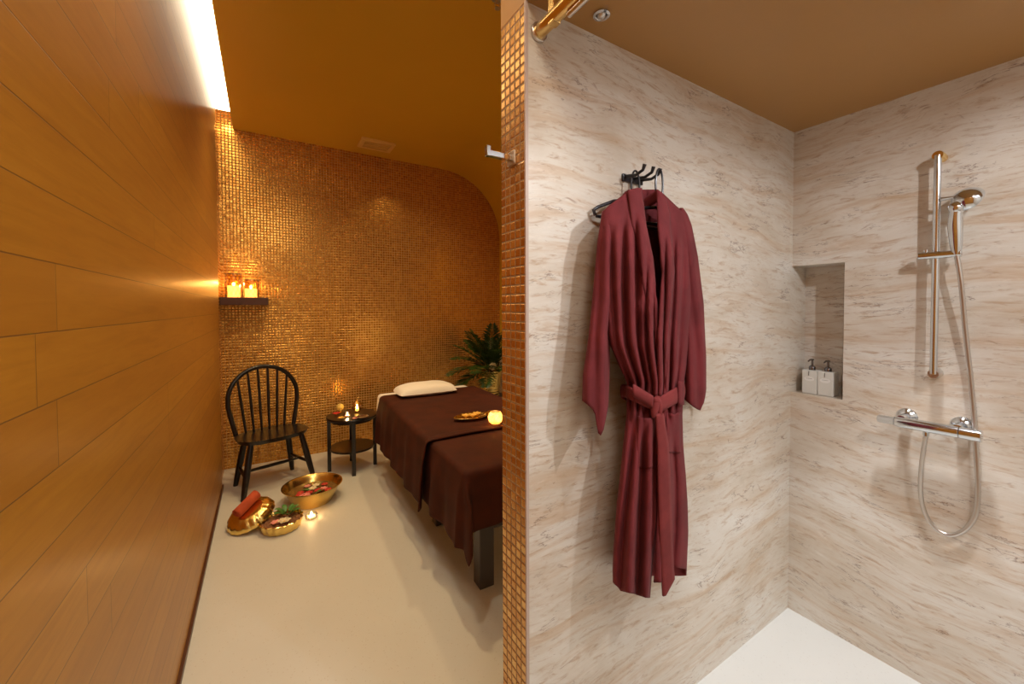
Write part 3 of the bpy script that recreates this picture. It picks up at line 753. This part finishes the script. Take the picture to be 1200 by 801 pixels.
# tray with flowers and votive on the bed
tc = at(553, 489, Z=.730)
t = thing('leaf_tray', 'small golden leaf-shaped tray with blossoms on the brown cover', 'tray', (tc.x, tc.y, .727))
def tr(u, v):
    a, r = 2*PI*u, v; R0 = .095+.03*abs(math.cos(a))**8*0+.04*math.cos(a)**2
    return Vector((tc.x+.85*R0*1.15*r*math.cos(a)*1.05, tc.y+.085*r*math.sin(a), .728+.018*r**3))
MB().grid(tr, 40, 8).build('dish', 'brass', t, solid=.002, angle=180)
MB().tube([(tc.x+.11, tc.y, .746), (tc.x+.14, tc.y+.01, .753), (tc.x+.165, tc.y+.02, .750)], [.005, .004, .005], 8).build('stem_handle', 'brass', t)
def flower(name, c, r, m, label, group, n=5, cat='flower', lift=.5, core='yellow', rot=0):
    mb = MB()
    for k in range(n):
        a0 = 2*PI*k/n+rot
        def f(u, v, a0=a0):
            s = (u-.5)*2; L = v; wd = math.sin(PI*min(1, L*.92+.08))**.7*.42*r
            x = L*r; yv = s*wd; z = lift*r*L**1.3*(1-.5*L)+.12*r*s*s
            ca, sa = math.cos(a0), math.sin(a0); return Vector(c)+Vector((x*ca-yv*sa, x*sa+yv*ca, z+.002))
        mb.grid(f, 4, 6)
    o = mb.build(name, m, None, solid=.0012, angle=180, origin=c); tag(o, label, cat, group)
    MB().sphere(Vector(c)+Vector((0, 0, .004)), r*.16, 10).build('centre', core, o)
    return o
for i, (dx, dy) in enumerate(((-.045, .005), (.0, -.012), (.045, .012))):
    flower('blossom', (tc.x+dx, tc.y+dy, .734), .032, 'yellow', ['yellow blossom on the far left of the leaf-shaped tray', 'yellow blossom in the middle of the leaf-shaped tray', 'yellow blossom at the right of the leaf-shaped tray nearest the votive'][i], 'blossoms on the leaf-shaped tray', 6, lift=1.1, rot=i)
def add_light(kind, name, loc, energy, col, size=.02, rot=None, spot=None, blend=.6, sy=None):
    l = bpy.data.lights.new(name, kind); l.energy = energy; l.color = col
    if kind == 'AREA':
        l.size = size
        if sy: l.shape = 'RECTANGLE'; l.size_y = sy
    else: l.shadow_soft_size = size
    if kind == 'SPOT': l.spot_size = math.radians(spot); l.spot_blend = blend
    o = bpy.data.objects.new(name, l); C.objects.link(o); o.location = loc
    if rot is not None:
        d = Vector(rot)-Vector(loc); o.rotation_euler = d.to_track_quat('-Z', 'Y').to_euler()
    return o
CW = (1, .60, .26)
def flame_part(c, h, parent):
    return MB().lathe([(.0001, 0), (h*.16, h*.12), (h*.24, h*.3), (h*.17, h*.6), (h*.06, h*.88), (.0001, h)], c, 12).build('flame', 'flame', parent)
def votive(name, c, r, h, label, glass, group, power, wax=.5, cat='candle', profile=None, fh=.02, waxm='white_wax'):
    c = Vector(c); t = thing(name, label, cat, c, group)
    pf = profile or [(.0001, .002), (r*.8, .002), (r, h*.25), (r*1.02, h*.7), (r*.86, h), (r*.82, h), (r*.96, h*.7), (r*.94, h*.27), (r*.75, .005), (.0001, .005)]
    MB().lathe(pf, c, 28).build('glass', glass, t)
    MB().lathe([(.0001, .006), (r*.62, .006), (r*.66, h*wax), (r*.5, h*wax-.002), (.0001, h*wax-.003)], c, 20).build('wax', waxm, t)
    flame_part(c+Vector((0, 0, h*wax-.002)), fh, t)
    add_light('POINT', 'candle_light', c+Vector((0, 0, max(h*wax+fh*.6, .012))), power, CW, .006)
    return t
vc = at(580.5, 496, Z=.727)
votive('votive_candle', (vc.x, vc.y, .727), .046, .080, 'glowing cut-glass votive candle on the brown cover beside the leaf tray', 'cut_glass', 'lit candles', 3.4, .34, waxm='glow_wax', fh=.026, profile=[(.0001, .002), (.030, .002), (.043, .014), (.050, .034), (.050, .050), (.043, .068), (.035, .080), (.032, .080), (.039, .068), (.046, .050), (.046, .035), (.039, .016), (.027, .005), (.0001, .005)])

# ------------------------------------------------------------------ shelf + lanterns
SZ = 1.605
t = thing('wall_shelf', 'short dark wooden shelf on the mosaic wall in the corner', 'shelf', (-.14, 4.48, SZ-.07))
MB().box((-.324, 4.375, SZ-.068), (.045, YB-.0005, SZ)).build('board', 'darkwood', t, smooth=False, bevel=.003)
def lantern(cx, cy, r, h, label, pw):
    c = Vector((cx, cy, SZ)); t = thing('candle_lantern', label, 'lantern', c, 'candle lanterns on the wall shelf')
    MB().lathe([(.0001, .001), (r, .001), (r, h), (r-.003, h), (r-.003, .004), (.0001, .004)], c, 28).build('glass', 'amber_glass', t)
    mb = MB()
    for k in range(12):
        for sg in (-1, 1):
            mb.tube([c+Vector(((r+.002)*math.cos(2*PI*k/12+sg*u*1.6), (r+.002)*math.sin(2*PI*k/12+sg*u*1.6), .004+(h-.006)*u)) for u in [i/10 for i in range(11)]], .0011, 5)
    mb.tube([c+Vector(((r+.002)*math.cos(a), (r+.002)*math.sin(a), h)) for a in [2*PI*i/28 for i in range(28)]], .003, 8, closed=True)
    mb.build('wire_cage', 'darkwood', t)
    MB().lathe([(.0001, .005), (r*.76, .005), (r*.76, h*.50), (r*.6, h*.485), (.0001, h*.48)], c, 24).build('candle', 'glow_wax', t)
    flame_part(c+Vector((0, 0, h*.47)), .03, t)
    add_light('POINT', 'candle_light', c+Vector((0, 0, h*.47+.03)), pw, CW, .012)
p1 = at(274.5, 346, Z=SZ); 
lantern(-.222, 4.455, .063, .215, 'taller candle lantern on the wall shelf, next to the plank wall', 2.6)
lantern(-.090, 4.440, .063, .165, 'shorter candle lantern on the wall shelf, in front of the taller one', 2.6)

# ------------------------------------------------------------------ chair
cr = math.radians(17)
t = thing('windsor_chair', 'black spindle-back wooden chair with hooped back in the corner', 'chair', (0, 0, 0))
# local frame: +x right, -y front
def stick(mb, a, b, r0, r1, r2): 
    a, b = Vector(a), Vector(b); mb.tube([a+(b-a)*k/8 for k in range(9)], [r0+(r1-r0)*math.sin(PI*k/8)+(r2-r0)*k/8 for k in range(9)], 12); return mb
def seatpt(u, v):
    a = 2*PI*u; ca, sa = math.cos(a), math.sin(a)
    rx_ = .272*(1-.06*(sa > 0)*sa); ry = .205
    e = (abs(ca)**2.6+abs(sa)**2.6)**(-1/2.6)
    x, y = rx_*ca*e*(1+.04*(-sa)), ry*sa*e
    rr = v; z = .445-.014*(1-rr**3)
    return Vector((x*rr, y*rr-.01, z))
mb = MB().grid(seatpt, 48, 10)
mb2 = [Vector((seatpt(i/48, 1).x, seatpt(i/48, 1).y, .445)) for i in range(48)]
mb3 = [Vector((v.x*.93, v.y*.93, .410)) for v in mb2]
mb.add(mb2+mb3, [(i, (i+1) % 48, 48+(i+1) % 48, 48+i) for i in range(48)]+[tuple(48+i for i in range(48))])
mb.build('seat', 'black', t)
feet = {'fl': (-.270, -.195), 'fr': (.270, -.185), 'bl': (-.225, .18), 'br': (.225, .18)}
tops = {'fl': (-.19, -.125), 'fr': (.19, -.125), 'bl': (-.165, .115), 'br': (.165, .115)}
for k in feet: 
    mb = stick(MB(), (*feet[k], 0), (*tops[k], .415), .018, .024, .020); mb.build('leg', 'black', t)
def lp(k, z): f_, p_ = Vector((*feet[k], 0)), Vector((*tops[k], .415)); return f_+(p_-f_)*(z/.415)
sl = [lp('fl', .16), lp('bl', .16)]; sr = [lp('fr', .16), lp('br', .16)]
for s_ in (sl, sr): stick(MB(), s_[0], s_[1], .010, .014, .010).build('stretcher', 'black', t)
stick(MB(), (sl[0]+sl[1])/2, (sr[0]+sr[1])/2, .010, .014, .010).build('stretcher', 'black', t)
def hoop(a):  # 0..pi
    x = -.272*math.cos(a); zz = .72+.27*math.sin(a)
    return x, zz
def lean(z): return .135+.22*(z-.44)*.55
hp = [(-.225, .435), (-.238, .50), (-.258, .60), (-.271, .68)]+[hoop(PI*i/22) for i in range(1, 22)]+[(.271, .68), (.258, .60), (.238, .50), (.225, .435)]
MB().tube([Vector((x, lean(z), z)) for x, z in hp], .0185, 12, sq=1.0).build('back_hoop', 'black', t)
for i in range(6):
    k = (i-2.5)/2.5; x0, x1 = k*.150, k*.195
    zt = .72+.27*math.sqrt(max(0, 1-(x1/.272)**2))-.005
    stick(MB(), (x0, lean(.44)+.01, .435), (x1, lean(zt), zt), .009, .012, .008).build('spindle', 'black', t)
place(t, (.050, 3.985, 0), cr)

# ------------------------------------------------------------------ side tables
def side_table(c, label, h=.505, R0=.225, rot=.3):
    t = thing('side_table', label, 'side table', (0, 0, 0), 'round dark side tables')
    MB().lathe([(.0001, h-.022), (R0-.006, h-.022), (R0, h-.016), (R0, h-.005), (R0-.004, h), (.0001, h)], (0,0,0), 48).build('table_top', 'black', t)
    MB().lathe([(.0001, .195), (R0-.03, .195), (R0-.028, .213), (.0001, .213)], (0,0,0), 48).build('lower_shelf', 'black', t)
    for k in range(4):
        a = rot+k*PI/2; d = Vector((math.cos(a), math.sin(a), 0)); q = d*(R0-.025)
        MB().box((q.x-.016, q.y-.016, 0), (q.x+.016, q.y+.016, h-.02), rz=a, c=(q.x, q.y, 0)).build('leg', 'black', t, smooth=False, bevel=.002)
    MB().lathe([(R0-.055, h-.05), (R0-.04, h-.05), (R0-.04, h-.021), (R0-.055, h-.021)], (0,0,0), 40, close=True).build('apron', 'black', t)
    place(t, c); return t
TC = Vector((.70, 3.965, 0)); TH = .505
side_table(TC, 'round black side table with lower shelf between chair and massage bed', rot=math.radians(58-90+45-20))
PC = Vector((2.27, 4.12, 0))
side_table(PC, 'round dark stand beneath the potted palm beyond the massage bed', .47, .19, .5)
# items on the side table
p = at(407, 488, Z=TH)
votive('votive_candle', (p.x, p.y, TH), .030, .042, 'small clear glass tealight at the front of the black side table', 'glass', 'lit candles', .9, .35, fh=.022, waxm='white_wax')
p = at(398.5, 483, Z=TH); c = Vector((p.x, p.y, TH))
t = thing('ball_ornament', 'round speckled amber ball beside the tealight on the side table', 'ornament', c)
MB().lathe([(.0001, 0), (.022, 0), (.024, .004), (.010, .010), (.010, .022)], c, 24).build('foot', 'brass', t)
mb = MB().sphere(c+Vector((0, 0, .052)), .034, 24); mb.build('ball', simple('speckled amber', (.85, .50, .12), .4, 0, .55, 70), t)
mb = MB()
for k in range(40):
    zz = 1-2*(k+.5)/40; a = k*2.4; rr = math.sqrt(1-zz*zz); mb.sphere(c+Vector((0, 0, .052))+Vector((rr*math.cos(a), rr*math.sin(a), zz))*.034, .0026, 8)
mb.build('studs', 'brass', t)
p = at(418.5, 483, Z=TH); c = Vector((p.x, p.y, TH))
t = thing('globe_lantern', 'round amber glass globe holding a flame at the back of the side table', 'lantern', c, 'lit candles')
MB().lathe([(.0001, .001), (.026, .001), (.030, .006), (.022, .012), (.045, .040), (.052, .062), (.045, .088), (.024, .106), (.016, .112), (.016, .128), (.013, .128), (.013, .110), (.021, .103), (.042, .086), (.049, .062), (.042, .041), (.012, .016), (.0001, .016)], c, 36).build('globe', 'amber_glass', t)
MB().tube([c+Vector((.0, 0, .128)), c+Vector((.004, 0, .140)), c+Vector((.016, 0, .150))], [.008, .006, .003], 10).build('finial', 'brass', t)
MB().lathe([(.0001, .018), (.016, .018), (.016, .034), (.0001, .034)], c, 16).build('wax', 'glow_wax', t)
flame_part(c+Vector((0, 0, .034)), .045, t); add_light('POINT', 'candle_light', c+Vector((0, 0, .07)), 1.1, CW, .008)
p = at(424, 489, Z=TH); 
t = MB().lathe([(.0001, .001), (.045, .001), (.058, .010), (.055, .012), (.043, .004), (.0001, .004)], (p.x, p.y, TH), 28).build('dish', 'darkwood'); tag(t, 'shallow dark wooden dish on the right of the side table', 'dish')
for (x, y, m_, r_, lb) in ((394, 485.5, 'red', .036, 'red blossom on the side table in front of the amber ball'), (400, 490.5, 'yellow', .032, 'yellow blossom at the front edge of the side table'), (416, 491, 'pink', .026, 'pink blossom on the side table right of the tealight')):
    p = at(x, y, Z=TH); flower('blossom', (p.x, p.y, TH), r_, m_, lb, 'blossoms on the side table', 6, lift=.6)

# ------------------------------------------------------------------ potted palm
c = Vector((PC.x, PC.y, .47))
t = thing('potted_palm', 'dark green leafy palm in a ribbed golden pot beyond the bed', 'potted plant', c)
pr = []
for i in range(44):
    z = .30*i/43; pr.append((.100+.042*(z/.3)**.8+.003*math.sin(i*1.5), z))
MB().lathe([(.0001, 0)]+pr+[(.130, .298), (.128, .26), (.0001, .26)], c, 60, flute=lambda a, v: 1+.012*math.sin(a*26)).build('pot', 'brass', t)
MB().lathe([(.0001, .262), (.126, .262), (.126, .266), (.0001, .275)], c, 24).build('soil', 'soil', t)
def frond(base, az, el, L, mbs, m=26, wl=.15, droop=.5, w=.020):
    pts_ = []; p_ = Vector(base); d = Vector((math.cos(az)*math.cos(el), math.sin(az)*math.cos(el), math.sin(el)))
    for i in range(m+1):
        pts_.append(p_.copy()); p_ += d*L/m; d = (d+Vector((0, 0, -droop/m*1.2))).normalized()
    for q in pts_: q.x = min(q.x, XR-.03); q.y = min(q.y, YB-.03)
    mbs.tube(pts_, [.004*(1-.7*i/m) for i in range(m+1)], 6)
    for i in range(5, m+1):
        tt = i/m; d = (pts_[i]-pts_[i-1]).normalized(); side = d.cross(Vector((0, 0, 1))).normalized(); upn = side.cross(d)
        ln = wl*math.sin(PI*min(1, .12+tt*.83))**.7
        for s_ in (-1, 1):
            dd = (side*s_*.8+d*.75+upn*random.uniform(-.05, .25)).normalized(); a0 = pts_[i]; wv = d*w*.5
            mid = a0+dd*ln*.5+Vector((0, 0, .003)); tip = a0+dd*ln+Vector((0, 0, -.10*ln))
            V_ = [a0-wv*.3, a0+wv*.3, mid-wv, mid+wv, tip]
            for q in V_: q.x = min(q.x, XR-.012); q.y = min(q.y, YB-.012)
            mbs.add([*V_, mid+upn*.004], [(0, 1, 5), (0, 5, 2), (1, 3, 5), (2, 5, 4), (5, 3, 4)])
mb = MB()
crown = c+Vector((0, 0, .28))
for i, (az, el, L) in enumerate(((200, 40, .50), (182, 24, .42), (225, 30, .48), (165, 55, .40), (250, 50, .46), (120, 62, .38), (275, 66, .50), (300, 42, .42), (210, 62, .52), (235, 14, .40), (190, 8, .36), (262, 30, .44), (150, 75, .42), (60, 70, .34), (340, 60, .36), (246, 72, .50), (285, 20, .36))):
    frond(crown+Vector((math.cos(math.radians(az))*.02, math.sin(math.radians(az))*.02, 0)), math.radians(az), math.radians(el), L*1.28, mb, wl=.17, droop=.7, w=.030)
mb.build('foliage', 'leaf', t, smooth=False)
mb = MB()
for i in range(18):
    a = math.radians(150+i*11+random.uniform(-6, 6)); el = random.uniform(.2, 1.0); L = random.uniform(.14, .24)
    d = Vector((math.cos(a)*math.cos(el), math.sin(a)*math.cos(el), math.sin(el))); s_ = d.cross(Vector((0, 0, 1))).normalized(); b0 = crown+d*.04
    mb.add([b0, b0+d*L*.5+s_*.02, b0+d*L+Vector((0, 0, -.02)), b0+d*L*.5-s_*.02, b0+d*L*.5+Vector((0, 0, .006))], [(0, 1, 4), (1, 2, 4), (2, 3, 4), (3, 0, 4)])
mb.build('young_leaves', 'leaf_pale', t, smooth=False)
p = at(577, 429, Y=PC.y-.12)
mb = MB()
for k in range(7):
    a0 = k*.9
    mb.sphere(p+Vector((.028*math.cos(a0), -.01, .028*math.sin(a0))), .024, 10, (1, .4, .8))
mb.build('white_bloom', 'cream', t)

# ------------------------------------------------------------------ brass bowl with petals
BC = Vector((.310, 3.435, 0)); RB = .215; HB = .135
t = thing('brass_bowl', 'large polished brass bowl of petal water on the floor before the chair', 'bowl', BC)
MB().lathe([(.0001, 0), (.130, 0), (.138, .006), (.165, .060), (.190, .112), (.208, .130), (RB, HB), (RB, HB+.004), (.206, HB+.003), (.186, .116), (.161, .062), (.134, .010), (.0001, .008)], BC, 64).build('basin', 'brass', t)
o = MB().lathe([(.0001, .086), (.1700, .086), (.1715, .088), (.0001, .088)], BC, 48).build('water', 'water'); tag(o, 'water with floating petals in the brass bowl', 'water', kind='stuff')
lst = [(-.095, -.075, 'red', .034), (-.060, -.095, 'pink', .038), (-.03, -.055, 'red', .030), (-.085, -.02, 'red', .026), (.0, .01, 'cream', .032), (.035, -.055, 'red', .034), (.075, -.03, 'pink', .028), (.10, -.075, 'red', .03), (.03, .06, 'cream', .028), (-.03, .08, 'pink', .026), (.09, .045, 'red', .026)]
wh = {0: 'red floating blossom nearest the left rim of the brass bowl', 1: 'large pink floating blossom at the left front of the brass bowl', 2: 'red floating blossom right behind the large pink one in the bowl', 3: 'small red floating blossom at the left of the brass bowl', 4: 'cream floating blossom in the middle of the brass bowl', 5: 'red floating blossom at the front centre of the brass bowl', 6: 'pink floating blossom at the right of the brass bowl', 7: 'red floating blossom nearest the front right rim of the brass bowl', 8: 'cream floating blossom towards the back of the brass bowl', 9: 'pink floating blossom at the back of the brass bowl', 10: 'red floating blossom at the back right of the brass bowl'}
for i, (dx, dy, m_, r_) in enumerate(lst):
    flower('floating_blossom', (BC.x+dx, BC.y+dy, .0885), r_, m_, wh[i], 'blossoms floating in the brass bowl', 6, lift=.5, rot=i*.7)
def leafmesh(c, az, L, w, tilt=0.1):
    d = Vector((math.cos(az)*math.cos(tilt), math.sin(az)*math.cos(tilt), math.sin(tilt))); s_ = Vector((-math.sin(az), math.cos(az), 0))
    return lambda u, v: Vector(c)+d*L*v+s_*(u-.5)*2*w*math.sin(PI*min(1, v*.95+.05))**.8+Vector((0, 0, .15*w*abs(u-.5)*4+.01*math.sin(PI*v)))
for i, (dx, dy, az) in enumerate(((.01, -.085, .4), (-.015, -.02, 2.4))):
    o = MB().grid(leafmesh((BC.x+dx, BC.y+dy, .090), az, .07, .014, 0), 4, 8).build('floating_leaf', 'leaf_bright', None, solid=.001)
    tag(o, ['green leaf floating at the front of the brass bowl', 'green leaf floating in the middle of the brass bowl'][i], 'leaf', 'leaves floating in the brass bowl')
p = at(365, 607, Z=0)
votive('votive_candle', (p.x, p.y, 0.0005), .042, .034, 'lit glass tealight on the cream floor in front of the brass bowl', 'glass', 'lit candles', 6, .5, fh=.036)

# ------------------------------------------------------------------ fluted dish, lid, towel
DC = Vector((.088, 3.13, 0)); fl = lambda a, v: 1+.028*math.sin(a*16)*math.sin(PI*min(1, v*1.0+.0))**.3
t = thing('fluted_dish', 'round fluted brass dish of dried petals on the floor', 'dish', DC)
MB().lathe([(.0001, 0), (.105, 0), (.114, .006), (.122, .040), (.128, .060), (.133, .066), (.129, .069), (.123, .062), (.116, .040), (.106, .010), (.0001, .008)], DC, 128, flute=fl).build('bowl', 'brass', t)
def pot(u, v):
    a, r = 2*PI*u, v*.117; return DC+Vector((r*math.cos(a), r*math.sin(a), .046+.016*(1-v*v)+.014*noise.noise(Vector((r*math.cos(a)*60, r*math.sin(a)*60, 1)))))
o = MB().grid(pot, 72, 22).build('potpourri', 'soil', None, origin=DC+Vector((0, 0, .04))); tag(o, 'brown dried petals and spices filling the fluted brass dish', 'potpourri', kind='stuff')
spr = MB()
for i in range(11):
    a = i*2.4; spr.grid(leafmesh(DC+Vector((.035+.02*math.cos(a), .04+.02*math.sin(a), .062+.002*i)), a, .065, .016, .35+.07*(i % 4)), 4, 8)
o = spr.build('leaf_sprig', 'leaf_bright', None, solid=.001); tag(o, 'sprig of green leaves lying in the fluted brass dish', 'leaves')
flower('blossom', DC+Vector((.015, -.055, .060)), .042, 'cream', 'cream blossom lying in the fluted brass dish', 'blossoms in the fluted dish', 6, lift=.5)
flower('blossom', DC+Vector((-.035, -.045, .060)), .032, 'pink', 'pale pink blossom lying in the fluted brass dish', 'blossoms in the fluted dish', 6, lift=.5)
# lid leaning on the dish
ax = Vector((-.155, .254, 0)).normalized(); tilt = math.radians(24)
LM = Matrix.Rotation(-tilt, 3, ax); LC = Vector((-.085, 3.275, .066))
zx = (LM@Vector((0, 0, 1)))
t = thing('fluted_bowl', 'domed fluted brass bowl lying upside down against the dish, under a rolled towel', 'bowl', Vector((LC.x, LC.y, 0)))
MB().lathe([(.140, 0), (.146, .003), (.142, .012), (.132, .036), (.112, .056), (.085, .066), (.05, .068), (.0001, .068), (.0001, .063), (.05, .063), (.084, .061), (.108, .051), (.127, .033), (.136, .010)], LC-zx*.0, 128, M=LM, flute=lambda a, v: 1+.045*abs(math.sin(a*8))*ss(.0, .12, v)*(1-ss(.30, .45, v))-.0*v).build('dome', 'brass', t)
# rolled towel
tdir = (LM@Vector((.62, .55, 0))).normalized(); tcn = LC+zx*(.068+.037)+tdir*.012
Xf, Yf = MB().frame(tdir); L2, rt_ = .085, .036
mb = MB()
def roll(u, v):
    n_ = 3.2; a = 2*PI*n_*u; r_ = .006+(rt_-.006)*u; e = 1-.0*v
    return tcn+tdir*((v-.5)*2*L2)+Xf*math.cos(a)*r_+Yf*math.sin(a)*r_
o = MB().grid(roll, 110, 10).build('rolled_towel', 'terracotta', None, solid=.006, angle=180, soff=-1); tag(o, 'rolled terracotta towel lying on the upturned brass bowl', 'towel')

# ------------------------------------------------------------------ lights
WARM = (1, .74, .40); NEU = (.97, .98, 1)
for (x, y, z, e, c_, tx, ty, sp) in ((.75, 2.5, H, 80, WARM, .75, 2.4, 125), (1.5, 3.3, H, 62, WARM, 1.3, 3.9, 125), (.35, 3.3, H, 55, WARM, .15, 3.8, 120), (2.15, 2.4, 3.1, 90, (1, .9, .8), 2.66, 2.7, 70), (.15, 1.3, H, 46, (1, .88, .68), .15, 1.3, 130)):  # the spot aimed at the right wall is added for the mosaic's pale reflection
    add_light('SPOT', 'room_spot', (x, y, z-.02), e, c_, .05, (tx, ty, 0 if x < 2 else .7), sp, .9)
for (x, y, e, sp, bl_) in ((.88, .22, 16, 140, .8), (1.80, .42, 105, 44, .6), (1.25, -.35, 34, 176, .3)):  # the widest spot is an added base fill for the upper shower walls
    add_light('SPOT', 'shower_spot', (x, y, HS-.02), e, NEU, .025 if e < 50 else .06, (x, y, 0), sp, bl_)
add_light('AREA', 'shower_fill', (1.3, -.6, HS-.02), 11, NEU, .8, (1.3, -.2, 0))  # added soft fill over the shower, not a fitted lamp
add_light('POINT', 'slot_spill', (-.26, 4.28, 3.27), 1.6, (1, .85, .6), .03)  # added point source imitating strip spill on the mosaic at the slot end
add_light('AREA', 'room_fill', (.15, -.5, H-.05), 17, (1, .94, .82), .5, (.2, .4, 0))  # soft fill added behind the camera for the near walls
wd = bpy.data.worlds.new('world'); bpy.context.scene.world = wd; wd.use_nodes = True
wd.node_tree.nodes['Background'].inputs[0].default_value = (.02, .015, .01, 1)
sc = bpy.context.scene
sc.view_settings.view_transform = 'Standard'; sc.view_settings.look = 'None'; sc.view_settings.gamma = 1; sc.view_settings.use_curve_mapping = False
sc.view_settings.exposure = 0.0
